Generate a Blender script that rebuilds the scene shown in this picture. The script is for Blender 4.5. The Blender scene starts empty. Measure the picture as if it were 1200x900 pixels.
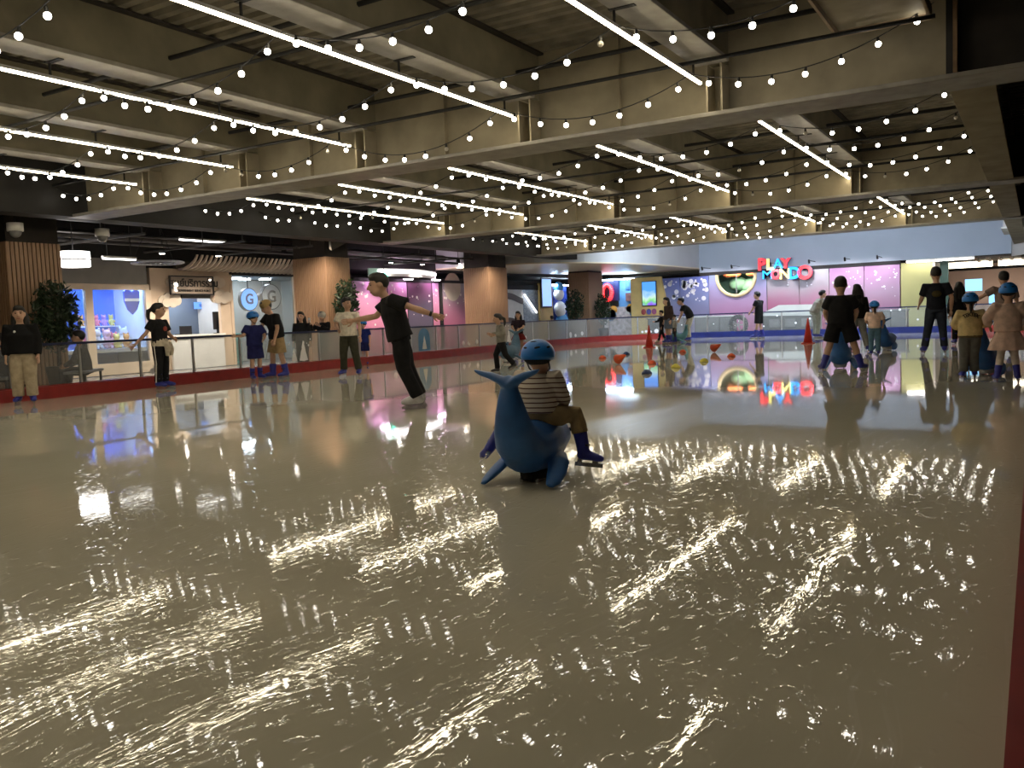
import bpy, bmesh, math, random
from mathutils import Vector, Matrix, Quaternion
random.seed(7)
PI = math.pi
sc = bpy.context.scene
COL = sc.collection

# ------------------------------------------------------------------ camera
YAW, PITCH, ROLL, FPX, EYE = .5442, -.0747, -.0390, 1018.8, 1.12
_f = Vector((-math.sin(YAW)*math.cos(PITCH), math.cos(YAW)*math.cos(PITCH), math.sin(PITCH)))
_r0 = Vector((math.cos(YAW), math.sin(YAW), 0)); _u0 = _r0.cross(_f)
_r = math.cos(ROLL)*_r0 + math.sin(ROLL)*_u0; _u = -math.sin(ROLL)*_r0 + math.cos(ROLL)*_u0
CAM = Vector((0, 0, EYE))
cd = bpy.data.cameras.new('camera'); cam = bpy.data.objects.new('camera', cd); COL.objects.link(cam)
cd.sensor_width = 36; cd.lens = 36*FPX/1200; cd.clip_start = .02; cd.clip_end = 200
cam.matrix_world = Matrix(((_r.x, _u.x, -_f.x, 0), (_r.y, _u.y, -_f.y, 0), (_r.z, _u.z, -_f.z, EYE), (0, 0, 0, 1)))
sc.camera = cam
# ------------------------------------------------------------------ world / exposure
w = bpy.data.worlds.new('world'); sc.world = w; w.use_nodes = True
w.node_tree.nodes['Background'].inputs[0].default_value = (.9, .85, .75, 1)
w.node_tree.nodes['Background'].inputs[1].default_value = .012
vs = sc.view_settings
vs.view_transform = 'Standard'; vs.look = 'None'; vs.gamma = 1; vs.use_curve_mapping = False; vs.exposure = 0.68
TUBE_E, BULB_E = 20.0, 14.0

# ------------------------------------------------------------------ pixel helpers (directions only)
def ray(x, y): return (x-600)/FPX*_r - (y-450)/FPX*_u + _f
def atz(x, y, z=0.): d = ray(x, y); return CAM + d*((z-EYE)/d.z)
def atx(x, y, X): d = ray(x, y); return CAM + d*(X/d.x)
def aty(x, y, Y): d = ray(x, y); return CAM + d*(Y/d.y)
def depth(p): return (Vector(p)-CAM).dot(_f)

# ------------------------------------------------------------------ materials
def newmat(name):
    m = bpy.data.materials.new(name); m.use_nodes = True
    return m, m.node_tree.nodes, m.node_tree.links, m.node_tree.nodes['Principled BSDF']
def mix(nt, fac, a, b):
    n = nt.nodes.new('ShaderNodeMix'); n.data_type = 'RGBA'
    for i, v in ((0, fac), (6, a), (7, b)):
        if hasattr(v, 'links'): nt.links.new(v, n.inputs[i])
        elif i == 0: n.inputs[0].default_value = v
        else: n.inputs[i].default_value = (*v, 1)
    return n.outputs[2]
def noise(nt, scale, detail=3, vec=None, rough=.5, dist=0):
    n = nt.nodes.new('ShaderNodeTexNoise'); n.inputs['Scale'].default_value = scale
    n.inputs['Detail'].default_value = detail; n.inputs['Roughness'].default_value = rough; n.inputs['Distortion'].default_value = dist
    if vec is not None: nt.links.new(vec, n.inputs['Vector'])
    return n.outputs[0]
def ramp(nt, v, a, b):
    n = nt.nodes.new('ShaderNodeMapRange'); nt.links.new(v, n.inputs[0])
    n.inputs[1].default_value = a; n.inputs[2].default_value = b; return n.outputs[0]
def math_n(nt, op, a, b):
    n = nt.nodes.new('ShaderNodeMath'); n.operation = op
    for i, v in ((0, a), (1, b)):
        if hasattr(v, 'links'): nt.links.new(v, n.inputs[i])
        else: n.inputs[i].default_value = v
    return n.outputs[0]
def objcoord(nt, scale=(1, 1, 1), rot=(0, 0, 0), kind='Object'):
    t = nt.nodes.new('ShaderNodeTexCoord'); mp = nt.nodes.new('ShaderNodeMapping')
    mp.inputs['Scale'].default_value = scale; mp.inputs['Rotation'].default_value = rot
    nt.links.new(t.outputs[kind], mp.inputs[0]); return mp.outputs[0]
def bump(nt, h, bsdf, strength=.4, dist=.01):
    b = nt.nodes.new('ShaderNodeBump'); b.inputs['Strength'].default_value = strength; b.inputs['Distance'].default_value = dist
    nt.links.new(h, b.inputs['Height']); nt.links.new(b.outputs[0], bsdf.inputs['Normal']); return b
_mc = {}
def M(name, col, rough=.6, var=.25, scale=6., metal=0., bmp=.0, spec=.5):
    """plain procedural paint / plastic / cloth with a mottled colour and fine relief"""
    k = (name, tuple(col))
    if k in _mc: return _mc[k]
    m, N, L, b = newmat(name); nt = m.node_tree
    v = objcoord(nt); n = noise(nt, scale, 4, v)
    d = tuple(c*(1-var) for c in col); l = tuple(min(1, c*(1+var)) for c in col)
    L.new(mix(nt, ramp(nt, n, .3, .7), d, l), b.inputs['Base Color'])
    b.inputs['Roughness'].default_value = rough; b.inputs['Metallic'].default_value = metal
    b.inputs['Specular IOR Level'].default_value = spec
    if bmp: bump(nt, noise(nt, scale*4, 3, v), b, bmp, .01)
    _mc[k] = m; return m
def E_(name, col, s, base=None):
    k = (name, 'e')
    if k in _mc: return _mc[k]
    m, N, L, b = newmat(name); nt = m.node_tree
    n = noise(nt, 3, 1, objcoord(nt)); c2 = tuple(c*.92 for c in col)
    L.new(mix(nt, n, col, c2), b.inputs['Emission Color'])
    b.inputs['Emission Strength'].default_value = s; b.inputs['Base Color'].default_value = (*(base or col), 1)
    _mc[k] = m; return m
def sr(*c): return tuple(((x/255)/12.92 if x/255 <= .04045 else ((x/255+.055)/1.055)**2.4) for x in c)
def cloth(name, col, rough=.85): return M('cloth_'+name, col, rough, .18, 14, 0, .35, .2)

steel = M('fireproofed_steel', (.285, .245, .165), .75, .22, 2.2, 0, .35)
steel_j = M('joist_coating', (.19, .168, .11), .8, .28, 1.6, 0, .5)
flange_m = M('grey_flange_paint', (.26, .24, .205), .5, .2, 5, 0, .15)
deckm = M('metal_deck', (.19, .168, .125), .75, .35, 2.5, 0, .3)
black = M('black_paint', (.012, .011, .010), .7, .3, 3)
blackgloss = M('black_gloss', (.012, .012, .014), .35, .2, 4)
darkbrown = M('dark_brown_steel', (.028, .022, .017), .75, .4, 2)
alu = M('brushed_aluminium', (.55, .55, .55), .35, .1, 8, .9)
greymetal = M('grey_metal', (.3, .3, .31), .45, .15, 6, .6)
white = M('white_paint', (.75, .73, .7), .5, .05, 3)
cream = M('cream_wall', (.62, .50, .38), .7, .08, 2)
beige = M('beige_wall', (.58, .44, .32), .7, .08, 2)
greyblk = M('grey_bulkhead', (.2, .185, .165), .7, .1, 2)
red_m = M('red_kickboard', (.25, .018, .016), .35, .18, 5)
blue_m = M('blue_kickboard', (.008, .016, .115), .35, .2, 5)
rail_m = M('navy_handrail', (.010, .016, .055), .3, .15, 5)
wire_m = M('black_cable', (.010, .010, .010), .6, .2, 5)
tube_m = E_('led_tube', (1, .86, .60), TUBE_E, (.9, .9, .9))
bulb_m = E_('festoon_bulb_lit', (1, .92, .80), BULB_E, (.9, .9, .9))
bulb_off = M('festoon_bulb_unlit', (.55, .52, .45), .2, .1, 8)
down_m = E_('downlight', (1, .93, .82), 28.)
coolwhite = E_('cool_fill_panel', (.76, .87, 1), 95.)
warmwhite = E_('warm_white_panel', (1, .92, .78), 6.)
skin_m = M('skin', (.54, .33, .23), .55, .08, 9, 0, .1)
hair_m = M('black_hair', (.010, .008, .007), .5, .4, 30, 0, .5)
helmet_m = M('blue_helmet_plastic', sr(34, 124, 216), .32, .08, 5)
padding_m = M('black_foam_padding', (.008, .008, .009), .8, .3, 20)
boot_m = M('navy_skate_boot', (.026, .034, .30), .4, .25, 12, 0, .1)
blade_m = M('steel_blade', (.6, .6, .62), .25, .08, 8, .9)
dolph_m = M('blue_dolphin_plastic', (.030, .135, .42), .42, .22, 5, 0, .12)
eye_m = M('eye', (.01, .008, .007), .2, .1, 3)
lip_m = M('lips', (.34, .13, .10), .5, .1, 9)
leaf_m = M('dark_leaves', (.018, .035, .012), .5, .6, 5)
bark = M('bark', (.05, .032, .02), .8, .3, 12)
cone_m = M('red_cone_plastic', (.62, .035, .02), .4, .12, 6)
orange_m = M('orange_marker_plastic', (.78, .10, .02), .4, .1, 6)
bluedisc_m = M('blue_marker_plastic', (.02, .045, .16), .4, .1, 6)
yellowdisc_m = M('yellow_marker_plastic', (.55, .5, .05), .4, .1, 6)
yellowwall = M('yellow_wall', (.85, .62, .24), .6, .08, 2)

def wood_mat():
    m, N, L, b = newmat('brown_wood_slats'); nt = m.node_tree
    v = objcoord(nt, (18, 18, .8)); n = noise(nt, 1.3, 5, v, .6)
    L.new(mix(nt, ramp(nt, n, .3, .7), (.22, .12, .062), (.44, .27, .16)), b.inputs['Base Color'])
    b.inputs['Roughness'].default_value = .5; bump(nt, n, b, .2, .005); return m
wood = wood_mat()
def glass_mat():
    m, N, L, b = newmat('barrier_glass'); nt = m.node_tree; out = N['Material Output']
    tr = N.new('ShaderNodeBsdfTransparent'); tr.inputs[0].default_value = (.9, .92, .92, 1)
    v = objcoord(nt); n = noise(nt, 5, 4, v)
    b.inputs['Base Color'].default_value = (.6, .6, .6, 1)
    L.new(ramp(nt, n, -1, 3), b.inputs['Roughness']); b.inputs['Roughness'].default_value = .1
    lw = N.new('ShaderNodeLayerWeight'); lw.inputs[0].default_value = .25
    fac = math_n(nt, 'ADD', math_n(nt, 'MULTIPLY', lw.outputs['Fresnel'], .5), .09)
    ms = N.new('ShaderNodeMixShader'); L.new(fac, ms.inputs[0]); L.new(tr.outputs[0], ms.inputs[1]); L.new(b.outputs[0], ms.inputs[2])
    L.new(ms.outputs[0], out.inputs[0]); return m
glass = glass_mat()
def ice_mat():
    m, N, L, b = newmat('wet_scratched_ice'); nt = m.node_tree
    base = objcoord(nt)
    big = noise(nt, .35, 4, base, .55)
    # long skate scratches, mostly running with the length of the rink, warped
    warp = N.new('ShaderNodeVectorMath'); warp.operation = 'ADD'
    nz = N.new('ShaderNodeTexNoise'); nz.inputs['Scale'].default_value = .5; L.new(base, nz.inputs['Vector'])
    sc_ = N.new('ShaderNodeVectorMath'); sc_.operation = 'SCALE'; sc_.inputs['Scale'].default_value = .9
    L.new(nz.outputs['Color'], sc_.inputs[0]); L.new(base, warp.inputs[0]); L.new(sc_.outputs[0], warp.inputs[1])
    def mp(scale, rz):
        q = N.new('ShaderNodeMapping'); q.inputs['Scale'].default_value = scale; q.inputs['Rotation'].default_value = (0, 0, rz)
        L.new(warp.outputs[0], q.inputs[0]); return q.outputs[0]
    s1 = ramp(nt, noise(nt, 1, 2, mp((17, 2.6, 1), .12), .55), .50, .78)
    s2 = ramp(nt, noise(nt, 1, 2, mp((40, 5, 1), -.35), .55), .52, .80)
    s3 = noise(nt, 1, 2, mp((6, 9, 1), .8), .5)
    s5 = ramp(nt, noise(nt, 1, 0, mp((30, 16, 1), .3), .5), .66, .84)
    s4 = ramp(nt, noise(nt, 1, 1, mp((34, 22, 1), .5), .5), .50, .80)
    grit = noise(nt, 70, 1, base, .5)
    # wear: near half is cut up, far half freshly wet
    sep = N.new('ShaderNodeSeparateXYZ'); L.new(base, sep.inputs[0])
    edge = math_n(nt, 'ADD', sep.outputs[1], math_n(nt, 'MULTIPLY', math_n(nt, 'SUBTRACT', noise(nt, .8, 3, base), .5), 1.6))
    cut = ramp(nt, edge, 8.2, 6.6)
    leftq = ramp(nt, sep.outputs[0], -7.5, -3.0)
    patch = ramp(nt, noise(nt, .9, 3, base), .38, .66)
    amt = math_n(nt, 'MULTIPLY', cut, math_n(nt, 'ADD', math_n(nt, 'MULTIPLY', leftq, .65), math_n(nt, 'MULTIPLY', patch, .22)))
    amt = math_n(nt, 'ADD', amt, .07)
    h = math_n(nt, 'ADD', math_n(nt, 'MULTIPLY', s1, .9), math_n(nt, 'MULTIPLY', s2, .55))
    h = math_n(nt, 'ADD', h, math_n(nt, 'MULTIPLY', s4, .40))
    h = math_n(nt, 'ADD', h, math_n(nt, 'MULTIPLY', s5, 3.2))
    h = math_n(nt, 'ADD', h, math_n(nt, 'MULTIPLY', s3, .22))
    h = math_n(nt, 'ADD', h, math_n(nt, 'MULTIPLY', grit, .05))
    h = math_n(nt, 'MULTIPLY', h, amt)
    bump(nt, h, b, 1.0, .00034)
    # fine white scratch lines in colour
    line = ramp(nt, noise(nt, 1, 2, mp((26, 1.0, 1), .22), .7), .60, .70)
    line2 = ramp(nt, noise(nt, 1, 2, mp((22, .8, 1), -.6), .7), .62, .72)
    ln = math_n(nt, 'MULTIPLY', math_n(nt, 'ADD', line, line2), .26)
    c = mix(nt, ramp(nt, big, .3, .7), (.52, .495, .40), (.62, .59, .485))
    c = mix(nt, ln, c, (.66, .64, .58))
    L.new(c, b.inputs['Base Color'])
    L.new(math_n(nt, 'ADD', math_n(nt, 'MULTIPLY', cut, -.012), .034), b.inputs['Roughness'])
    b.inputs['IOR'].default_value = 1.36
    return m
ice = ice_mat()
def floor_mat():
    m, N, L, b = newmat('mall_floor_tile'); nt = m.node_tree
    v = objcoord(nt); br = N.new('ShaderNodeTexBrick'); br.offset = 0; L.new(v, br.inputs[0])
    br.inputs['Color1'].default_value = (.2, .18, .16, 1); br.inputs['Color2'].default_value = (.23, .21, .19, 1)
    br.inputs['Mortar'].default_value = (.1, .09, .08, 1); br.inputs['Scale'].default_value = 1.; br.inputs['Mortar Size'].default_value = .005
    br.inputs['Brick Width'].default_value = .6; br.inputs['Row Height'].default_value = .6
    L.new(br.outputs[0], b.inputs['Base Color']); b.inputs['Roughness'].default_value = .25; return m
def gradient_mat(name, stops, z0, z1, axis=2, rough=.4):
    """printed colour gradient of a wall panel, running up its height"""
    m, N, L, b = newmat(name); nt = m.node_tree
    sep = N.new('ShaderNodeSeparateXYZ'); L.new(objcoord(nt), sep.inputs[0])
    n = noise(nt, .8, 2, objcoord(nt))
    v = math_n(nt, 'ADD', sep.outputs[axis], math_n(nt, 'MULTIPLY', math_n(nt, 'SUBTRACT', n, .5), .5))
    cr = N.new('ShaderNodeValToRGB'); L.new(ramp(nt, v, z0, z1), cr.inputs[0])
    while len(cr.color_ramp.elements) < len(stops): cr.color_ramp.elements.new(.5)
    for e, (p, c) in zip(cr.color_ramp.elements, stops): e.position = p; e.color = (*c, 1)
    L.new(cr.outputs[0], b.inputs['Base Color']); b.inputs['Roughness'].default_value = rough; return m
def stripe_mat(name, base, stripe, period, frac, z_top, axis=2):
    m, N, L, b = newmat(name); nt = m.node_tree
    sep = N.new('ShaderNodeSeparateXYZ'); L.new(objcoord(nt), sep.inputs[0])
    n = noise(nt, 6, 2, objcoord(nt))
    z = math_n(nt, 'ADD', sep.outputs[axis], math_n(nt, 'MULTIPLY', n, .012))
    f = math_n(nt, 'FRACT', math_n(nt, 'DIVIDE', z, period), 0)
    s = math_n(nt, 'MULTIPLY', math_n(nt, 'LESS_THAN', f, frac), math_n(nt, 'LESS_THAN', z, z_top))
    L.new(mix(nt, s, base, stripe), b.inputs['Base Color']); b.inputs['Roughness'].default_value = .9
    bump(nt, noise(nt, 40, 2, objcoord(nt)), b, .3, .006); return m

# ------------------------------------------------------------------ object helpers
def link(name, me, mat=None, parent=None, loc=None):
    o = bpy.data.objects.new(name, me); COL.objects.link(o)
    if mat is not None and me is not None and not me.materials: me.materials.append(mat)
    if parent is not None: o.parent = parent
    if loc is not None: o.location = loc
    return o
def tag(o, label, cat, group=None):
    o['label'] = label; o['category'] = cat
    if group: o['group'] = group
    return o
def thing(name, label, cat, loc=(0, 0, 0), rz=0, group=None):
    o = bpy.data.objects.new(name, None); COL.objects.link(o); o.location = loc; o.rotation_euler = (0, 0, rz)
    o.empty_display_size = .1
    return tag(o, label, cat, group)
def struct(o, label=None):
    o['kind'] = 'structure'
    if label: o['label'] = label
    return o
def bm_mesh(bm, name, smooth=False):
    me = bpy.data.meshes.new(name); bmesh.ops.recalc_face_normals(bm, faces=bm.faces); bm.to_mesh(me); bm.free()
    if smooth:
        for p in me.polygons: p.use_smooth = True
    return me
def add_box(bm, a, b, bev=0):
    x0, y0, z0 = a; x1, y1, z1 = b
    vs_ = [bm.verts.new(p) for p in ((x0, y0, z0), (x1, y0, z0), (x1, y1, z0), (x0, y1, z0), (x0, y0, z1), (x1, y0, z1), (x1, y1, z1), (x0, y1, z1))]
    fs = [bm.faces.new([vs_[i] for i in q]) for q in ((0, 3, 2, 1), (4, 5, 6, 7), (0, 1, 5, 4), (1, 2, 6, 5), (2, 3, 7, 6), (3, 0, 4, 7))]
    if bev:
        es = list({e for f in fs for e in f.edges})
        bmesh.ops.bevel(bm, geom=es, offset=bev, segments=1, affect='EDGES')
def box(name, a, b, mat, parent=None, bev=0, loc=None):
    bm = bmesh.new(); a2 = [min(p, q) for p, q in zip(a, b)]; b2 = [max(p, q) for p, q in zip(a, b)]
    add_box(bm, a2, b2, bev); return link(name, bm_mesh(bm, name), mat, parent, loc)
def frame_axes(t, side):
    t = t.normalized(); s = side - t*side.dot(t)
    if s.length < 1e-4: s = Vector((1, 0, 0)) - t*t.x if abs(t.x) < .9 else Vector((0, 1, 0))
    s.normalize(); return s, t.cross(s)
def loft(bm, pts, radii, side=Vector((1, 0, 0)), n=12, cap=True, power=2.):
    pts = [Vector(p) for p in pts]; rings = []
    side = Vector(side)
    for i, p in enumerate(pts):
        t = (pts[min(i+1, len(pts)-1)] - pts[max(i-1, 0)])
        s, q = frame_axes(t, side); r = radii[i]; a, b = r if isinstance(r, (tuple, list)) else (r, r)
        ring = []
        for k in range(n):
            an = 2*PI*k/n; c, d = math.cos(an), math.sin(an)
            if power != 2: c = math.copysign(abs(c)**(2/power), c); d = math.copysign(abs(d)**(2/power), d)
            ring.append(bm.verts.new(p + s*(a*c) + q*(b*d)))
        rings.append(ring)
    for A, B in zip(rings, rings[1:]):
        for k in range(n): bm.faces.new((A[k], A[(k+1) % n], B[(k+1) % n], B[k]))
    if cap: bm.faces.new(rings[0][::-1]); bm.faces.new(rings[-1])
def ellipsoid(bm, c, r, rot=None, n=14, m=9):
    c = Vector(c); r = (r, r, r) if not isinstance(r, (tuple, list)) else r
    mat_ = Matrix.Translation(c) @ (rot.to_4x4() if rot is not None else Matrix()) @ Matrix.Diagonal((*r, 1))
    bmesh.ops.create_uvsphere(bm, u_segments=n, v_segments=m, radius=1, matrix=mat_)
def cyl(bm, p, q, r, n=10): loft(bm, [p, q], [r, r], n=n)
def tube_path(name, pts, r, mat, parent=None, n=6):
    bm = bmesh.new(); loft(bm, pts, [r]*len(pts), Vector((0, 0, 1)) if abs((Vector(pts[-1])-Vector(pts[0])).normalized().z) < .9 else Vector((1, 0, 0)), n)
    return link(name, bm_mesh(bm, name, True), mat, parent)
def prism(bm, poly, h0, h1, axis='z'):
    """extruded polygon: poly in (u,v); axis z -> (u,v,h); axis x -> (h,u,v); axis y -> (u,h,v)"""
    f = {'z': lambda u, v, h: (u, v, h), 'x': lambda u, v, h: (h, u, v), 'y': lambda u, v, h: (u, h, v)}[axis]
    A = [bm.verts.new(f(u, v, h0)) for u, v in poly]; B = [bm.verts.new(f(u, v, h1)) for u, v in poly]; n = len(poly)
    bm.faces.new(A); bm.faces.new(B[::-1])
    for k in range(n): bm.faces.new((A[k], A[(k+1) % n], B[(k+1) % n], B[k]))
WORK = bpy.data.scenes.new('workbench')      # scratch scene for evaluating modifiers quickly; removed at the end
def remesh(bm, name, voxel, smooth=4, fac=.5):
    me = bm_mesh(bm, 'tmp'); o = bpy.data.objects.new('tmp', me); WORK.collection.objects.link(o)
    md = o.modifiers.new('r', 'REMESH'); md.mode = 'VOXEL'; md.voxel_size = voxel; md.adaptivity = 0
    if smooth: s = o.modifiers.new('s', 'SMOOTH'); s.iterations = smooth; s.factor = fac
    WORK.view_layers[0].update(); dg = WORK.view_layers[0].depsgraph; dg.update()
    res = bpy.data.meshes.new_from_object(o.evaluated_get(dg)); res.name = name
    bpy.data.objects.remove(o); bpy.data.meshes.remove(me)
    for p in res.polygons: p.use_smooth = True
    res.materials.clear(); return res
def text(name, s, size, mat, parent, loc, rot, extrude=.01, offset=0., bold=0):
    cu = bpy.data.curves.new(name, 'FONT'); cu.body = s; cu.size = size; cu.extrude = extrude; cu.offset = offset
    cu.align_x = 'CENTER'; cu.align_y = 'CENTER'; cu.resolution_u = 4
    o = bpy.data.objects.new('tmp', cu); WORK.collection.objects.link(o)
    WORK.view_layers[0].update(); dg = WORK.view_layers[0].depsgraph; dg.update()
    me = bpy.data.meshes.new_from_object(o.evaluated_get(dg)); me.name = name
    bpy.data.objects.remove(o); bpy.data.curves.remove(cu); me.materials.clear()
    t = link(name, me, mat, parent, loc); t.rotation_euler = rot; return t
FACE_X = (PI/2, 0, PI/2)    # lettering that faces +X
FACE_NY = (PI/2, 0, 0)      # lettering that faces -Y

# ================================================================== SETTING
def plane(name, x0, x1, y0, y1, z, mat, parent=None):
    bm = bmesh.new(); bm.faces.new([bm.verts.new(p) for p in ((x0, y0, z), (x1, y0, z), (x1, y1, z), (x0, y1, z))])
    return link(name, bm_mesh(bm, name), mat, parent)
def poly_plane(name, pts, z0, z1, mat, parent=None):
    bm = bmesh.new(); prism(bm, pts, z0, z1); return link(name, bm_mesh(bm, name), mat, parent)

# barrier line (inner foot of the kickboard), left run measured on the ice, then the rounded far corner
LEFT = [(-14.8, -9), (-15.1, 2), (-15.36, 8.24), (-15.55, 12.5), (-15.9, 22), (-16.2, 27.5), (-16.35, 30.0), (-16.2, 32.2), (-15.7, 34.0), (-14.8, 35.2), (-13.6, 35.9)]
FAR = [(-13.6, 35.9), (-12.3, 36.1), (-8, 36.1), (-4, 36.1), (-2.7, 36.0)]
RIGHT = [(-2.7, 36.0), (-1.6, 35.6), (-.8, 34.8), (-.3, 33.4), (-.08, 31.5), (-.05, 27), (-.05, 18), (-.05, 9), (-.05, 2), (-.05, -9)]
def resample(pl, step):
    P = [Vector((*p, 0)) for p in pl]; out = [P[0]]; acc = 0.
    tot = sum((b-a).length for a, b in zip(P, P[1:])); n = max(1, round(tot/step)); st = tot/n; want = st
    for a, b in zip(P, P[1:]):
        l = (b-a).length
        while want <= acc+l+1e-6 and len(out) < n: out.append(a.lerp(b, (want-acc)/l)); want += st
        acc += l
    out.append(P[-1]); return out
poly_ice = LEFT + FAR[1:] + RIGHT[1:]
struct(poly_plane('floor', poly_ice, -.12, 0, ice), 'wet brownish grey ice of the skating rink')
struct(plane('floor_concourse', -26, 8, -11, 54, -.02, floor_mat()), 'grey tiled concourse floor round the rink')

def offset_poly(P, d):
    out = []
    for i, p in enumerate(P):
        t = (P[min(i+1, len(P)-1)] - P[max(i-1, 0)]).normalized(); out.append(p + Vector((-t.y, t.x, 0))*d)
    return out
def strip(name, P, d0, d1, z0, z1, mat, parent):
    A, B = offset_poly(P, d0), offset_poly(P, d1); bm = bmesh.new()
    R = [[bm.verts.new((q.x, q.y, z)) for q, z in ((a, z0), (b, z0), (b, z1), (a, z1))] for a, b in zip(A, B)]
    for r0, r1 in zip(R, R[1:]):
        for k in range(4): bm.faces.new((r0[k], r0[(k+1) % 4], r1[(k+1) % 4], r1[k]))
    bm.faces.new(R[0][::-1]); bm.faces.new(R[-1]); return link(name, bm_mesh(bm, name), mat, parent)
def barrier(name, label, pl, step, kick, skip=()):
    t = thing(name, label, 'barrier'); fine = resample(pl, .5); P = resample(pl, step)
    strip('kickboard', fine, 0, .24, 0, .22, kick, t)
    strip('kickboard_cap', fine, .10, .246, .22, .235, kick, t)
    strip('handrail', fine, .13, .20, .965, 1.01, rail_m, t)
    Q = offset_poly(P, .165)
    for i, p in enumerate(Q):
        tt = (P[min(i+1, len(P)-1)]-P[max(i-1, 0)]).normalized(); a = math.atan2(tt.y, tt.x)
        o = box('post', (-.022, -.02, .235), (.022, .02, .965), alu, t); o.location = (p.x, p.y, 0); o.rotation_euler = (0, 0, a)
    panels = []
    for p, q in zip(Q, Q[1:]):
        d = q-p; a = math.atan2(d.y, d.x); L_ = d.length
        o = box('glass_panel', (.03, -.005, .24), (L_-.03, .005, .963), glass, t); o.location = (p.x, p.y, 0); o.rotation_euler = (0, 0, a)
        panels.append((o, L_))
    return t, panels
bl, lp = barrier('rink_barrier', 'long glass rink barrier with red kickboard in front of the shops', LEFT, 1.35, red_m)
bf, fp = barrier('rink_barrier', 'straight far glass barrier with blue kickboard', FAR, 1.5, blue_m)
br, rp = barrier('rink_barrier', 'glass barrier with red kickboard along right edge of the ice', RIGHT, 1.5, red_m)
# Christmas tree transfers on the glass, as flat stickers
decal_m = M('white_sticker', (.72, .72, .72), .6, .05, 5)
decal_b = M('blue_sticker', (.10, .24, .42), .6, .15, 3)
def tree_poly(h):
    L_ = []
    for k in range(4):
        z = k*.21*h; wd = (.30-.06*k)*h
        L_ += [(wd, z+.03*h), (wd*.45, z+.21*h)]
    return [(.05*h, 0)] + L_ + [(0, h)] + [(-x, z) for x, z in reversed(L_)] + [(-.05*h, 0)]
def sticker(panel, u, z, h, poly, mat, name='tree_sticker', side=1):
    bm = bmesh.new(); A = [bm.verts.new((u+x, 0, z+y)) for x, y in poly]; bm.faces.new(A)
    bmesh.ops.triangulate(bm, faces=bm.faces); o = link(name, bm_mesh(bm, name), mat, panel); o.location = (0, -.012, 0)
def circ(r, n=14, sx=1, sy=1): return [(r*sx*math.cos(2*PI*k/n), r*sy*math.sin(2*PI*k/n)) for k in range(n)]
def arch(w_, h, n=8): return [(-w_/2, 0), (w_/2, 0)] + [(w_/2*math.cos(PI*k/n), h-w_/2+w_/2*math.sin(PI*k/n)) for k in range(n+1)]
for i, (pn, L_) in enumerate(lp):
    yy = pn.location.y
    if 15.0 < yy < 16.6 or 25 < yy < 26.2:
        for u, h in ((.3*L_, .34), (.55*L_, .52)): sticker(pn, u, .27, h, tree_poly(h), decal_m)
        for k in range(7): sticker(pn, random.uniform(.1, L_-.1), random.uniform(.55, .92), 0, circ(random.uniform(.012, .03), 8), decal_m, 'snow_sticker')
    elif 20.3 < yy < 21.6:
        sticker(pn, L_*.5, .25, 0, arch(.62, .70), decal_b, 'arch_sticker')
        bm = bmesh.new(); bm.faces.new([bm.verts.new((L_*.5+x, -.018, .30+y)) for x, y in tree_poly(.42)]); bmesh.ops.triangulate(bm, faces=bm.faces)
        link('tree_sticker', bm_mesh(bm, 'tree_sticker'), decal_m, pn)
    elif yy > 3 and i % 3 == 0:
        for k in range(4):
            r = random.uniform(.05, .10); u = random.uniform(.2, L_-.2); z = .30+random.uniform(0, .08)
            sticker(pn, u, z+r*.4, 0, circ(r, 12), decal_m, 'snowball_sticker')
for i, (pn, L_) in enumerate(fp):
    for k in range(3): sticker(pn, random.uniform(.15, L_-.15), random.uniform(.4, .9), 0, circ(random.uniform(.02, .05), 8), decal_m, 'snow_sticker')

# ------------------------------------------------------------------ ceiling
ceil = bpy.data.objects.new('ceiling', None); COL.objects.link(ceil); struct(ceil, 'exposed steel ceiling with metal deck over the rink')
ZB, ZJ, ZD = 3.5, 4.1, 4.75
BEAM_Y = [1.3, 10.84, 20.45, 29.6]
def deck():
    bm = bmesh.new(); y = -10.; rows = []
    while y < 45.5:
        for dy, z in ((0, ZD), (.10, ZD), (.13, ZD+.055), (.20, ZD+.055), (.23, ZD)): rows.append((y+dy, z))
        y += .23
    for x0, x1, pm in ((-16.5, -.4, 0),):
        A = [bm.verts.new((x0, yy, z)) for yy, z in rows]; B = [bm.verts.new((x1, yy, z)) for yy, z in rows]
        for k in range(len(rows)-1):
            if rows[k+1][0]-rows[k][0] > 1e-6 or True: bm.faces.new((A[k], B[k], B[k+1], A[k+1]))
    bmesh.ops.remove_doubles(bm, verts=bm.verts, dist=1e-5)
    link('metal_deck', bm_mesh(bm, 'metal_deck'), deckm, ceil)
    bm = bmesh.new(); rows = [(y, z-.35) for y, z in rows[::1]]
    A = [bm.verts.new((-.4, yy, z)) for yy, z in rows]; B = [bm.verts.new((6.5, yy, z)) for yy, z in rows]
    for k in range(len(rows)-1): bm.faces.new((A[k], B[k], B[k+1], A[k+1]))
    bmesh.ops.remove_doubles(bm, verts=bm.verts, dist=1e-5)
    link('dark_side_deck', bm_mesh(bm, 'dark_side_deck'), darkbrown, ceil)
deck()
JX = [-.72, -3.36, -6.02, -8.95, -11.55, -14.12]
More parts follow.
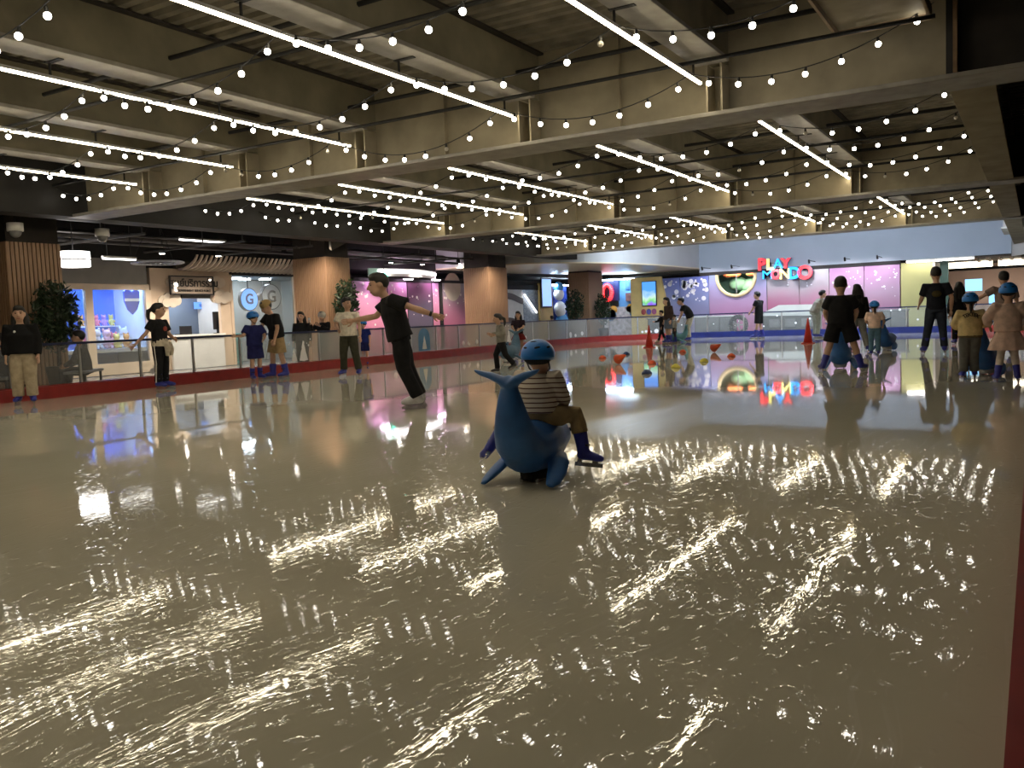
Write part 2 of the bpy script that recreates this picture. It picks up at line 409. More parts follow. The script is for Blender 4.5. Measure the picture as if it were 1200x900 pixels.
for i, y in enumerate(BEAM_Y):
    t = bpy.data.objects.new('main_beam', None); COL.objects.link(t); t.parent = ceil
    box('web', (-16.35, y-.02, ZB+.03), (-.85, y+.02, ZD+.02), steel, t)
    box('web_end_plate', (-.86, y-.03, ZB+.03), (-.72, y+.03, ZD-.05), black, t)
    box('bottom_flange', (-16.6, y-.33, ZB-.025), (5.5, y+.33, ZB+.03), flange_m, t, .008)
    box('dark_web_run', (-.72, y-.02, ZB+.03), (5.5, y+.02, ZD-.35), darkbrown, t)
    for x in JX[1:]:
        for s in (-.09, .09):
            for fs in (-1, 1): box('stiffener', (x+s-.012, y+fs*.02, ZB+.03), (x+s+.012, y+fs*.30, ZJ), steel, t)
    for x in (-4.7, -7.5, -10.2, -12.8):
        box('stiffener', (x-.01, y-.10, ZB+.03), (x+.01, y-.02, ZD), steel, t)
    box('stiffener', (-.78, y-.2, ZB+.03), (-.74, y-.02, ZD-.2), M('rust_edge', (.2, .12, .06), .8, .3, 8), t)
ys = [-10] + BEAM_Y + [45]
for y0, y1 in zip(ys, ys[1:]):
    for x in (JX[1:] if y1 < 40 else []):
        t = bpy.data.objects.new('joist', None); COL.objects.link(t); t.parent = ceil
        box('web', (x-.10, y0+.02, ZJ+.03), (x+.10, y1-.02, ZD+.03), steel_j, t)
        box('bottom_flange', (x-.21, y0+.35, ZJ-.02), (x+.21, y1-.35, ZJ+.03), flange_m, t, .006)
        box('top_flange', (x-.19, y0+.03, ZD-.03), (x+.19, y1-.03, ZD), darkbrown, t)
    # conduits across the bay, hung under the joists
    for yy in (y1-.75, y1-3.9):
        if yy > y0+.5 and y1 < 40:
            tube_path('conduit', [(-16.3, yy, ZJ-.07), (-.9, yy, ZJ-.07)], .024, wire_m, ceil)
            tube_path('conduit', [(-16.3, yy+.12, ZJ+.27), (-.9, yy+.12, ZJ+.27)], .03, black, ceil)
    # side girders running with the rink
    box('side_girder', (-16.95, y0, ZB-.02), (-16.40, y1, ZD+.1), black, ceil)
    if y1 < 12: continue
    g = bpy.data.objects.new('right_girder', None); COL.objects.link(g); g.parent = ceil
    box('web', (-.64, y0+.02, ZB+.05), (-.60, y1-.02, ZD), steel, g)
    box('bottom_flange', (-.86, y0+.36, ZB), (-.40, y1-.36, ZB+.05), steel, g, .006)
# concourse ceiling: black, low
box('concourse_slab', (-24.6, -10, 4.3), (-16.6, 46, 4.4), black, ceil)
box('rear_slab', (-24.6, 45.0, 3.1), (8, 54, 3.2), black, ceil)
box('side_slab', (6.4, -10, 4.2), (6.6, 54, 4.8), black, ceil)
for x, z, r in ((-17.5, 3.62, .05), (-18.3, 3.75, .09), (-19.3, 3.55, .035), (-20.2, 3.45, .05), (-20.9, 3.7, .12)):
    tube_path('pipe', [(x, -2, z), (x, 29.5, z)], r, M('dark_pipe', (.05, .045, .042), .5, .3, 3, .2), ceil, 8)
for y in (5.5, 8.2, 12.7, 15.6, 18, 23, 26):
    box('duct_hanger', (-21.2, y, 3.33), (-17.2, y+.05, 3.38), M('dark_pipe', (.05, .045, .042)), ceil)
    for x in (-18.8, -17.3): box('hanger_rod', (x, y+.01, 3.38), (x+.03, y+.04, 4.3), M('dark_pipe', (.05, .045, .042)), ceil)
for y0, y1 in ((12.2, 17.5), (21.2, 26.5)):
    box('air_duct', (-18.0, y0, 3.75), (-17.1, y1, 4.2), darkbrown, ceil, .02)

# ------------------------------------------------------------------ walls
struct(box('wall_left', (-24.8, -10, -.02), (-24.6, 54, 4.4), M('dark_wall', (.06, .055, .05), .8, .2, 2)), 'dark back wall behind the shops')
struct(box('wall_back', (-24.6, 53.6, -.02), (8, 53.8, 3.1), M('pinkish_wall', (.5, .36, .29), .7, .08, 1)), 'pinkish beige wall at the end of the passage')
struct(box('wall_right', (6.6, -10, -.02), (6.8, 54, 4.8), M('brown_wall', (.09, .05, .035), .8, .2, 2)), 'dark brown wall beyond the right barrier')
struct(box('wall_front', (-24.8, -10.2, -.02), (6.8, -10, 4.8), M('dark_wall', (.06, .055, .05))), 'dark wall behind the viewer')
# light blue upper wall over the far shop, and the curved white bulkhead on the left of it
fw = M('pale_blue_fascia', (.42, .47, .56), .5, .06, .5)
t = thing('fascia', 'pale blue upper wall above the pink and blue shop front', 'fascia')
box('face', (-15.0, 44.0, 3.12), (-.95, 44.2, 4.75), fw, t)
box('shadow_gap', (-15.0, 43.98, 2.955), (-5.4, 44.18, 3.12), black, t)
soff = M('cream_soffit', (.86, .74, .54), .35, .05, 1)
t = thing('bulkhead', 'white curved bulkhead with cream soffit above the rear left column', 'bulkhead')
plan = [(-23.5, 30.4), (-19.5, 30.4), (-17.6, 31.2), (-16.2, 33.0), (-15.4, 35.3), (-15.05, 38.5), (-15.0, 45), (-19, 45), (-19.8, 44.2), (-20.6, 42.6), (-21.2, 40.6), (-21.6, 38), (-23.5, 36)]
poly_plane('soffit', plan, 3.33, 3.38, soff, t)
A = [Vector((*p, 0)) for p in plan[:7]]
strip('face', A, -.0, .05, 3.38, 4.75, M('grey_white_paint', (.55, .56, .57), .5, .05, 1), t)
t = thing('bulkhead', 'white slanting bulkhead at the right end of pale blue fascia', 'bulkhead')
A = [Vector(p) for p in ((-.95, 44.1, 0), (-.3, 42.5, 0), (.6, 38, 0), (.9, 33, 0), (.9, 30.2, 0))]
strip('face', A, 0, .06, 3.0, 4.4, M('warm_white_paint', (.58, .54, .5), .5, .05, 1), t)
# added cool fill panels, hidden behind the third beam, to brighten the fascia
for x in (-4.5, -8.5, -12.5):
    t = thing('ceiling_panel_light', '%s added cool white fill panel hidden behind the third beam' % {-4.5: 'right', -8.5: 'middle', -12.5: 'left'}[x], 'light', (x, 33.0, 4.3), 0, 'added fill panels of the rear bay'); t.rotation_euler = (math.radians(55), 0, 0)
    box('housing', (-.65, -.35, 0), (.65, .35, .07), alu, t); box('bracket', (-.02, -.02, .07), (.02, .02, .45), black, t); box('diffuser', (-.6, -.3, -.015), (.6, .3, 0), coolwhite, t)

# ------------------------------------------------------------------ columns clad in wooden slats
def column(label, near, wx, wy, z1):
    x1, y0 = near; t = thing('column', label, 'column', (x1-wx/2, y0+wy/2, 0))
    box('core', (-wx/2+.03, -wy/2+.03, 0), (wx/2-.03, wy/2-.03, z1+.9), darkbrown, t)
    bm = bmesh.new(); add_box(bm, (-.034, -.014, 0), (.034, .014, z1)); me = bm_mesh(bm, 'slat'); me.materials.append(wood)
    n = int(wx/.085)
    for k in range(n):
        o = link('slat', me, None, t, (-wx/2+.045+k*(wx-.09)/(n-1), -wy/2+.014, 0))
    n = int(wy/.085)
    for k in range(n):
        o = link('slat', me, None, t, (wx/2-.014, -wy/2+.045+k*(wy-.09)/(n-1), 0)); o.rotation_euler = (0, 0, PI/2)
    return t
def col_px(label, xl, xn, xr, X, z1):
    y0 = atx(xn, 370, X).y; y1 = atx(xr, 370, X).y; xw = X - aty(xl, 370, y0).x if xl is not None else 1.4
    return column(label, (X, y0), min(1.7, max(1.1, xw)), min(1.6, max(1.0, y1-y0)), z1)
COLS = [col_px('brown slatted column at the left edge behind the woman in black', None, 13, 77, -18.2, 3.12),
        col_px('brown slatted column behind the man in white shirt', 346, 385, 413, -18.25, 3.2),
        col_px('brown slatted column behind the running girl', 545, 575, 596, -18.5, 3.2),
        col_px('brown slatted column farthest back with plants on both sides', 667, 691, 708, -18.75, 3.25)]

# ------------------------------------------------------------------ LED tubes
TX = [-3.53, -6.18, -9.15, -11.8, -14.4]
ROWS = [(-6.4, .9, 'row over the viewer, behind the nearest beam'), (3.2, 10.55, 'nearest row, before the first beam'), (13.2, 20.4, 'middle row between first and second beams'), (24.3, 29.9, 'far row between second and third beams')]
ordn = ['rightmost', 'second from right', 'middle', 'second from left', 'leftmost']
for y0, y1, rn in ROWS:
    for x, on in zip(TX, ordn):
        t = thing('led_tube_light', '%s linear LED tube of the %s' % (on, rn), 'light', (x, y0, 3.9), 0, 'linear LED tubes under the joists')
        L_ = y1-y0
        box('housing', (-.028, 0, .0), (.028, L_, .035), alu, t)
        bm = bmesh.new(); loft(bm, [(0, .01, -.002), (0, L_-.01, -.002)], [.023, .023], n=10)
        link('diffuser', bm_mesh(bm, 'diffuser', True), tube_m, t)
        for k in range(4):
            yy = .25 + k*(L_-.5)/3
            box('hanger', (-.01, yy-.01, .035), (.01, yy+.01, .20), black, t); box('hanger_clip', (-.05, yy-.03, .17), (.22, yy+.03, .195), black, t)

# ------------------------------------------------------------------ festoon strings of globe bulbs
def bulb_meshes():
    bm = bmesh.new(); bmesh.ops.create_uvsphere(bm, u_segments=12, v_segments=8, radius=.031, matrix=Matrix.Translation((0, 0, -.075)))
    b1 = bm_mesh(bm, 'bulb', True); b2 = b1.copy(); b1.materials.append(bulb_m); b2.materials.append(bulb_off)
    bm = bmesh.new(); loft(bm, [(0, 0, .004), (0, 0, -.02), (0, 0, -.052)], [.012, .017, .019], n=8); s = bm_mesh(bm, 'socket'); s.materials.append(wire_m)
    return b1, b2, s
B_ON, B_OFF, SOCK = bulb_meshes()
names = ['first', 'second', 'third', 'fourth']
STR = [(4.2, 0, 0), (6.2, 0, 1), (8.05, 0, 2), (10.2, 0, 3), (13.55, 1, 0), (15.35, 1, 1), (17.05, 1, 2), (18.85, 1, 3), (24.5, 2, 0), (26.0, 2, 1), (27.5, 2, 2), (29.0, 2, 3)]
bay = ['nearest bay', 'middle bay', 'far bay']
for y, b_, k_ in STR:
    t = thing('festoon_string', 'string of white globe bulbs across the %s, %s from the viewer' % (bay[b_], names[k_]), 'string lights', (0, y, 0), 0, 'festoon strings under the ceiling')
    anchors = [(-16.35, 3.98)] + [(x, 3.93) for x in reversed(TX)] + [(-.92, 4.2 if b_ == 0 else 4.1)]
    pts = []
    for (xa, za), (xb, zb) in zip(anchors, anchors[1:]):
        L_ = xb-xa; sag = .31*(L_/2.7)**1.3*random.uniform(.85, 1.12)
        for k in range(14):
            s = k/14; pts.append(Vector((xa+L_*s, 0, za+(zb-za)*s-4*sag*s*(1-s))))
        n = round(L_/.395)
        for k in range(n):
            s = (k+.55)/n; p = Vector((xa+L_*s, random.uniform(-.015, .015), za+(zb-za)*s-4*sag*s*(1-s)))
            bo = link('bulb', B_OFF if random.random() < .045 else B_ON, None, t, p); bo.rotation_euler = (random.uniform(-.12, .12), random.uniform(-.12, .12), 0)
            link('socket', SOCK, None, bo)
    pts.append(Vector((anchors[-1][0], 0, anchors[-1][1])))
    tube_path('wire', pts, .0065, wire_m, t, 5)
# ================================================================== SHOPS ALONG THE LEFT (plane X = -22)
XS = -22.0
def YL(px, py=360, X=XS): return atx(px, py, X).y
def XF(px, py=350, Y=44.): return aty(px, py, Y).x
def wallx(name, y0, y1, z0, z1, mat, parent, x=XS, d=.12): return box(name, (x-d, y0, z0), (x, y1, z1), mat, parent)
def wally(name, x0, x1, z0, z1, mat, parent, y=44., d=.12): return box(name, (x0, y, z0), (x1, y+d, z1), mat, parent)
# bulkhead over the shops
struct(box('trim_1', (XS-2.5, -10, 3.22), (XS+.02, 45, 4.3), black), 'black upper wall over the left shops')
for c_, lb in zip(COLS[1:], ('white shirt man', 'running girl', 'yellow wall group')):
    t = thing('column_spot', 'small black ceiling spot lighting the column behind the %s' % lb, 'light', (c_.location.x+1.55, c_.location.y-1.55, 3.62), 0, 'column spots')
    bm = bmesh.new(); loft(bm, [(0, 0, 0), (0, 0, .2)], [.07, .06], n=12); link('can', bm_mesh(bm, 'can', True), black, t); box('stem', (-.012, -.012, .2), (.012, .012, .68 if t.location.y < 30 else .2), black, t)
    ld = bpy.data.lights.new('spot_beam', 'SPOT'); ld.energy = 260; ld.color = (1, .86, .7); ld.spot_size = 1.5; ld.spot_blend = .9; ld.shadow_soft_size = .06
    lo = bpy.data.objects.new('spot_beam', ld); COL.objects.link(lo); lo.parent = t; lo.location = (0, 0, -.03); lo.rotation_euler = Vector((-1, 1, -1.9)).to_track_quat('-Z', 'Y').to_euler()
# --- toy shop with blue lit window
ya, yb, yc, yd, ye = 12.2, YL(79), YL(105), YL(109), YL(171)
t = thing('toy_shop', 'cream shop front with bright blue toy window beside the left column', 'shop', (XS, 14, 0))
t.location = (0, 0, 0)
wallx('lintel', ya, ye+.15, 2.36, 2.52, cream, t); wallx('grey_header', ya, ye+.05, 2.52, 3.22, greyblk, t, XS+.05)
wallx('sill', ya, ye+.15, 0, .32, cream, t, XS+.06)
for y0, y1 in ((ya, yb-.25), (yc-.12, yd), (ye, ye+.18)): wallx('pier', y0, y1, .32, 2.36, cream, t, XS+.03)
bluewall = M('blue_display_wall', (.05, .17, .62), .5, .2, 1)
box('back_wall', (-23.7, ya, 0), (-23.6, ye+.2, 2.6), bluewall, t)
box('display_floor', (-23.6, ya, .62), (-22.12, ye+.1, .72), white, t); box('soffit', (-23.6, ya, 2.5), (-22.12, ye+.1, 2.56), white, t)
box('side_wall', (-23.6, ye+.1, 0), (-22.12, ye+.18, 2.56), white, t); box('side_wall', (-23.6, ya, 0), (-22.12, ya+.08, 2.56), white, t)
box('strip_lamp', (-22.5, yb-.2, 2.44), (-22.35, ye-.1, 2.49), E_('cool_blue_strip', (.28, .50, 1), 42.), t)
box('shelf', (-23.55, yd+.2, 1.35), (-23.1, ye-.1, 1.38), white, t)
for y0, y1 in ((yb-.25, yc-.12), (yd, ye)): wallx('window_pane', y0, y1, .32, 2.36, glass, t, XS-.04, .012)
bm = bmesh.new(); prism(bm, [(-.26, .30), (-.13, .36), (0, .30), (.13, .36), (.26, .30), (.25, .02), (.15, -.22), (0, -.36), (-.15, -.22), (-.25, .02)], 0, .04, 'x')
o = link('shield_emblem', bm_mesh(bm, 'shield_emblem'), M('royal_blue_emblem', (.01, .04, .42), .4, .1, 3), t, (-22.3, YL(154, 355, -22.3), 2.03))
box('emblem_band', (.045, -.24, .02), (.055, .24, .10), white, o)
toycols = [(.75, .18, .22), (.8, .35, .08), (.75, .7, .65), (.5, .25, .6), (.75, .45, .5), (.15, .45, .55), (.75, .6, .15)]
def plush(label, loc, s, col, rz):
    p = thing('plush_toy', label, 'toy', loc, rz, 'plush toys in the blue window'); m = M('plush_%d' % int(col[0]*1000+col[1]*100), col, .9, .15, 20, 0, .4)
    bm = bmesh.new(); ellipsoid(bm, (0, 0, .42*s), (.3*s, .26*s, .42*s)); ellipsoid(bm, (0, .02*s, .95*s), (.27*s, .25*s, .25*s)); link('body', remesh(bm, 'body', .03*s+.006, 2), m, p)
    for q in (-1, 1):
        bm = bmesh.new(); ellipsoid(bm, (q*.2*s, 0, 1.18*s), (.09*s, .06*s, .11*s), None, 8, 6); link('ear', bm_mesh(bm, 'ear', True), m, p)
        bm = bmesh.new(); ellipsoid(bm, (q*.33*s, .1*s, .5*s), (.09*s, .1*s, .2*s), None, 8, 6); link('arm', bm_mesh(bm, 'arm', True), m, p)
        bm = bmesh.new(); ellipsoid(bm, (q*.16*s, .22*s, .12*s), (.11*s, .17*s, .12*s), None, 8, 6); link('foot', bm_mesh(bm, 'foot', True), m, p)
cn = ['red', 'orange', 'white', 'violet', 'pink', 'teal', 'yellow']
for k in range(10):
    y = yd+.12 + (ye-yd-.25)*k/9; s = random.uniform(.24, .38); c = k % 7
    plush('%s plush toy, number %s from the left on the window display' % (cn[c], ['one', 'two', 'three', 'four', 'five', 'six', 'seven', 'eight', 'nine', 'ten'][k]), (-22.6-.35*(k % 2), y, .72), s*1.3, toycols[c], -PI/2)
for k in range(5):
    y = yd+.45 + (ye-yd-.7)*k/4; c = (k*3+1) % 7
    plush('small %s plush toy, %s along the back shelf of blue window' % (cn[c], ['first', 'second', 'third', 'fourth', 'fifth'][k]), (-23.3, y, 1.38), .26, toycols[c], -PI/2)

# --- joint service point
y0, y1, y2, y3 = ye+.18, YL(197), YL(258), YL(270)
t = thing('service_point', 'beige service counter booth with dark Thai name board', 'booth')
wallx('pier', y0, y1, 0, 3.0, beige, t, XS+.02); wallx('pier', y2, y3, 0, 3.0, beige, t, XS+.02); wallx('header', y1, y2, 2.12, 3.0, beige, t, XS+.02)
wallx('counter_front', y1, y2, 0, .98, white, t, XS+.10); box('counter_top', (XS-.5, y1-.02, .98), (XS+.16, y2+.02, 1.03), white, t)
box('back_wall', (-23.6, y0, 0), (-23.5, y3, 2.9), M('grey_blue_wall', (.16, .20, .27), .6, .08, 1), t)
box('booth_ceiling', (-23.5, y0, 2.4), (-22.1, y3, 2.45), white, t); box('booth_lamp', (-23.0, y1+.3, 2.34), (-22.6, y2-.3, 2.40), E_('booth_lamp', (.85, .92, 1), 13.), t)
box('side_wall', (-24.1, y3-.05, 0), (-22.1, y3, 2.9), white, t); box('side_wall', (-24.1, y0, 0), (-22.1, y0+.05, 2.9), white, t)
box('valance', (XS+.0, YL(212)-.0, 2.12), (XS+.07, YL(252), 2.34), M('dark_grey_valance', (.09, .085, .08), .7, .1, 3), t)
def cloud(parent, yc_, zc, w_, h):
    bm = bmesh.new()
    for li, (dy, dz, r) in enumerate(((-.32, -.05, .30), (-.05, .10, .36), (.28, 0, .30), (.1, -.15, .28), (-.2, -.18, .24))):
        bm2 = circ(r*h*1.3, 16, w_/h*.6); prism(bm, [(dy*w_+a, dz*h+b) for a, b in bm2], 0, .04+.006*li, 'x')
    o = link('cloud_board', bm_mesh(bm, 'cloud_board'), M('pale_cloud_board', (.6, .5, .4), .7, .05, 3), parent, (XS+.03, yc_, zc))
for px, py, w_, h in ((198, 352, .75, .42), (258, 348, .8, .42), (203, 331, .55, .3), (253, 331, .6, .35)):
    p = atx(px, py, XS); cloud(t, p.y, p.z, w_, h)
p = atx(225, 334.5, XS+.15); hw, hh = 1.52/2, .50/2
sg = thing('name_board', 'dark framed board with Thai lettering over the beige service counter', 'sign', (XS+.15, p.y, p.z))
box('board', (-.03, -hw, -hh), (0, hw, hh), M('taupe_board', (.24, .185, .14), .6, .1, 4), sg)
for a, b in (((-.03, -hw-.03, hh), (.03, hw+.03, hh+.035)), ((-.03, -hw-.03, -hh-.035), (.03, hw+.03, -hh)), ((-.03, -hw-.035, -hh), (.03, -hw, hh)), ((-.03, hw, -hh), (.03, hw+.035, hh))): box('frame', a, b, blackgloss, sg)
letter_b = M('black_lettering', (.008, .006, .005), .5, .2, 4)
text('thai_lettering', '\u0e28\u0e39\u0e19\u0e22\u0e4c\u0e1a\u0e23\u0e34\u0e01\u0e32\u0e23\u0e23\u0e48\u0e27\u0e21', .30, letter_b, sg, (.005, .08, .06), FACE_X, .004, .008)
text('english_lettering', 'GOVERNMENT SERVICE POINT', .088, letter_b, sg, (.005, .07, -.16), FACE_X, .004, .004)
glint = E_('small_board_lamp', (1, .95, .85), 12.)
for dy, dz, s_ in ((-.60, .03, .05), (-.56, .0, .035), (-.62, -.08, .03), (-.60, -.16, .035), (.66, .17, .03)):
    bm = bmesh.new(); ellipsoid(bm, (.03, dy, dz), (.02, s_, s_*.8), None, 8, 6); link('board_lamp', bm_mesh(bm, 'board_lamp', True), glint, sg)
p = atx(240, 358, -23.3)
sg = thing('hanging_sign', 'small pale blue lettered sign inside the service counter', 'sign', (-23.3, p.y, p.z))
box('panel', (-.02, -.42, -.11), (0, .42, .11), E_('pale_blue_sign', (.12, .28, .8), .6), sg); text('lettering', 'SERVICE', .13, M('navy_lettering', (.01, .03, .2), .5, .1, 3), sg, (.006, 0, 0), FACE_X, .003)
p = atx(255, 381, XS-.2)
mo = thing('monitor', 'black upright monitor on the service counter', 'monitor', (XS-.2, p.y, 1.03)); box('screen', (-.02, -.17, .12), (.02, .17, .68), blackgloss, mo, .008); box('stand', (-.03, -.03, 0), (.03, .03, .14), black, mo); box('foot', (-.08, -.12, 0), (.08, .12, .015), black, mo)
p = atx(213, 388, XS-.15)
mo = thing('laptop', 'dark laptop at the left end of service counter', 'laptop', (XS-.2, p.y+.1, 1.03)); box('base', (-.12, -.22, 0), (.12, .22, .02), black, mo); box('lid', (.10, -.22, .02), (.115, .22, .26), blackgloss, mo)
# --- slatted canopy
t = thing('slat_canopy', 'row of pale curved slats forming a canopy over service point and glass shop', 'canopy')
ysl0, ysl1 = YL(211), YL(347)
wallx('rear_beam', ysl0-.1, ysl1, 3.0, 3.22, M('dark_canopy_beam', (.05, .04, .03), .7, .2, 3), t, XS+.05)
bm = bmesh.new(); prism(bm, [(0, 0), (.25, .02), (.55, .10), (.78, .24), (.9, .42), (.84, .43), (.72, .29), (.5, .17), (.25, .09), (0, .08)], -.022, .022, 'y')
sl = bm_mesh(bm, 'canopy_slat'); sl.materials.append(M('pale_wood_slat', (.5, .40, .30), .6, .12, 4))
for k in range(27): link('canopy_slat', sl, None, t, (XS+.05, ysl0+(ysl1-ysl0)*k/26, 2.93))
# --- glass shop with two round G signs
y0, y1 = y3, YL(347)
t = thing('glass_shop', 'glass fronted shop with two round G signs hanging in it', 'shop')
wallx('jamb', y0, y0+.10, 0, 2.9, beige, t, XS+.04); wallx('jamb', y1-.08, y1+.1, 0, 2.9, beige, t, XS+.04); wallx('transom', y0, y1, 2.86, 3.0, black, t, XS+.04)
box('back_wall', (-24.2, y0-.05, 0), (-24.1, y1+3.0, 2.95), M('pale_shop_wall', (.50, .50, .47), .6, .08, 1), t)
box('shop_ceiling', (-24.1, y0, 2.85), (-22.1, y1+1.5, 2.9), M('shop_ceiling', (.25, .27, .3), .7, .1, 2), t)
box('side_wall', (-24.1, y1+1.4, 0), (-22.1, y1+1.5, 2.9), M('pale_shop_wall', (.50, .50, .47)), t)
for k in range(4): box('ceiling_lamp', (-23.4+.3*(k % 2), y0+.35+k*.65, 2.80), (-23.1+.3*(k % 2), y0+.6+k*.65, 2.85), E_('shop_ceiling_lamp', (.78, .88, 1), 34.), t)
wallx('window_pane', y0+.1, (y0+y1)/2-.02, .1, 2.86, glass, t, XS-.03, .012); wallx('window_pane', (y0+y1)/2+.02, y1-.08, .1, 2.86, glass, t, XS-.03, .012)
box('blue_counter', (-23.6, y0+.25, 0), (-23.0, y0+1.25, 1.0), M('teal_counter', (.08, .42, .38), .5, .2, 2), t)
box('menu_light', (-23.9, y0+.3, 1.62), (-23.82, y0+1.5, 1.95), E_('cyan_menu_light', (.10, .62, 1), 1.4), t)
box('price_card', (-23.2, y0+.25, 1.05), (-23.15, y0+.6, 1.35), M('lime_card', (.45, .6, .1), .5, .1, 3), t)
for (px, py, r, face, rim, gcol, lb) in ((291, 351, .38, E_('blue_lit_sign', (.14, .36, 1), .9), blackgloss, M('navy_lettering', (.01, .03, .2)), 'round blue lit sign with letter G in the glass shop'),
                                  (317, 348, .44, M('grey_sign_face', (.8, .8, .8), .5, .06, 3), blackgloss, letter_b, 'round grey sign with black letter G in the glass shop')):
    p = atx(px, py, -22.45); s = thing('round_sign', lb, 'sign', p)
    bm = bmesh.new(); loft(bm, [(-.08, 0, 0), (.05, 0, 0)], [r, r], Vector((0, 1, 0)), 28); link('rim', bm_mesh(bm, 'rim'), rim, s)
    bm = bmesh.new(); loft(bm, [(.05, 0, 0), (.058, 0, 0)], [r*.93, r*.93], Vector((0, 1, 0)), 28); link('face', bm_mesh(bm, 'face'), face, s)
    text('letter_g', 'G', r*1.25, gcol, s, (.062, 0, 0), FACE_X, .006, .012)
    cyl_b = bmesh.new(); cyl(cyl_b, (0, 0, r), (0, 0, 2.86-p.z), .02); link('hanger_rod', bm_mesh(cyl_b, 'hanger_rod'), black, s)
    if 'grey' in lb:
        bm = bmesh.new(); loft(bm, [(-.08, -r*1.02, 0), (.05, -r*1.02, 0)], [r*.28, r*.28], Vector((0, 1, 0)), 12); link('rim_knob', bm_mesh(bm, 'rim_knob'), rim, s)
# --- pink shop wall
pk = gradient_mat('pink_print', [(0, sr(176, 96, 120)), (.45, sr(198, 130, 160)), (1, sr(196, 150, 190))], .2, 2.9)
pk2 = gradient_mat('pink_grey_print', [(0, sr(176, 80, 112)), (.5, sr(182, 120, 148)), (.85, sr(170, 160, 172)), (1, sr(170, 172, 180))], .2, 2.9)
dk = gradient_mat('dark_pink_print', [(0, sr(80, 76, 90)), (.55, sr(84, 72, 92)), (1, sr(140, 84, 122))], .6, 2.9)
t = thing('pink_hoarding', 'pink printed shop hoarding with white snow dots behind the leaning skater', 'hoarding')
dotm = M('white_dot', (.8, .74, .72), .5, .05, 3)
py0 = YL(414); cuts = [py0, YL(455), YL(478), YL(507), YL(516), YL(546), YL(560)]
for (a, b, m_) in zip(cuts, cuts[1:], (pk, pk, dk, pk, pk2, pk2)):
    pn = wallx('panel', a+.02, b-.02, 0, 2.78, m_, t, XS, .05)
    for k in range(int((b-a)*9)):
        r = random.choice((.02, .03, .045, .06)); bm = bmesh.new(); loft(bm, [(0, 0, 0), (.012, 0, 0)], [r, r], Vector((0, 1, 0)), 10)
        link('snow_dot', bm_mesh(bm, 'snow_dot'), dotm, pn, (XS, random.uniform(a+.1, b-.1), 2.7-abs(random.gauss(0, .75))))
for y in cuts[1:-1]: wallx('panel_joint', y-.018, y+.018, 0, 2.8, black, t, XS+.01)
wallx('black_post', YL(515), YL(518), 0, 2.85, black, t, XS+.06)
wallx('top_rail', py0, YL(560), 2.78, 2.90, black, t, XS+.06)
bm = bmesh.new(); loft(bm, [(0, 0, 0), (.02, 0, 0)], [.62, .62], Vector((0, 1, 0)), 28); p = atx(530, 333, XS)
link('moon_disc', bm_mesh(bm, 'moon_disc'), M('cream_disc', (.62, .55, .46), .5, .05, 3), t, (XS, p.y, 2.62))
for k in range(3):
    wallx('wash_lamp', YL(432)+k*1.9, YL(432)+k*1.9+.5, 2.86, 2.89, E_('magenta_wash_lamp', (1, .66, .95), 36.), t, XS+.35, .08)
# curved white light band above it
t = thing('light_band', 'white curved light band above the pink hoarding', 'light')
arc = [Vector((XS+.2+.75*math.sin(PI*min(1, .15+k/14)), YL(420)+(YL(506)-YL(420))*k/12, 0)) for k in range(13)]
strip('band', arc, -.06, .0, 2.92, 3.22, white, t); strip('lit_strip', arc[1:], -.085, -.06, 3.06, 3.16, E_('white_light_strip', (1, .95, .98), 7.), t)
p = atx(450, 323, XS+1.15); ex = thing('exit_sign', 'small green exit sign hanging under the light band', 'sign', p); box('panel', (-.02, -.20, -.11), (.02, .20, .11), E_('green_exit', (.05, .75, .55), 2.), ex); box('hanger', (-.01, -.01, .11), (.01, .01, 4.3-p.z), black, ex)
bm = bmesh.new(); prism(bm, [(-.10, -.05), (-.02, -.05), (.0, .0), (.04, -.06), (.10, -.06), (.05, .03), (.0, .07), (-.06, .02)], 0, .006, 'x'); link('running_mark', bm_mesh(bm, 'running_mark'), white, ex, (.021, 0, 0))
# --- shop between third and fourth columns
t = thing('patterned_shop', 'white and brown patterned shop front between the two rear columns', 'shop')
a, b, c, d, e = YL(585), YL(613), YL(631), YL(646), YL(676)
wallx('white_panel', a, b, 0, 2.75, white, t); wallx('dark_header', a, c, 2.55, 2.8, black, t, XS+.02)
for zz in (1.95, .75):
    bm = bmesh.new(); yy = [a+(b-a)*k/10 for k in range(11)]; prism(bm, [(y, zz+.14*math.sin((y-a)*1.9)) for y in yy]+[(y, zz+.30+.14*math.sin((y-a)*1.9)) for y in reversed(yy)], 0, .03, 'x')
    link('brown_wave', bm_mesh(bm, 'brown_wave'), M('brown_wave', (.07, .045, .04), .5, .1, 3), t, (XS, 0, 0))
wallx('grey_mosaic', b, c, 0, 2.8, M('grey_blue_mosaic', (.24, .28, .34), .3, .7, 14), t)
o = box('slanted_tube', (-.03, -.03, -.75), (.03, .03, .75), E_('white_neon', (1, 1, 1), 3.), t, 0, (XS+.1, YL(620), 1.85)); o.rotation_euler = (math.radians(52), 0, 0)
wallx('yellow_pier', c, d, 0, 2.9, yellowwall, t, XS+.1)
wallx('blue_bay', d, e, 0, 2.9, M('deep_blue_bay', (.015, .035, .20), .4, .5, 4), t, XS-.6)
for y_, z_, r_, m_ in ((YL(661), 2.35, .42, white), (YL(662), 1.55, .55, white), (YL(661), 2.75, .36, M('sky_blue_blob', (.06, .3, .6), .5, .1, 3)), (YL(664), .85, .6, M('sky_blue_blob', (.06, .3, .6)))):
    bm = bmesh.new(); ellipsoid(bm, (XS-.3, y_, z_), (.25, r_, r_*.8)); link('display_balloon', bm_mesh(bm, 'display_balloon', True), m_, t)
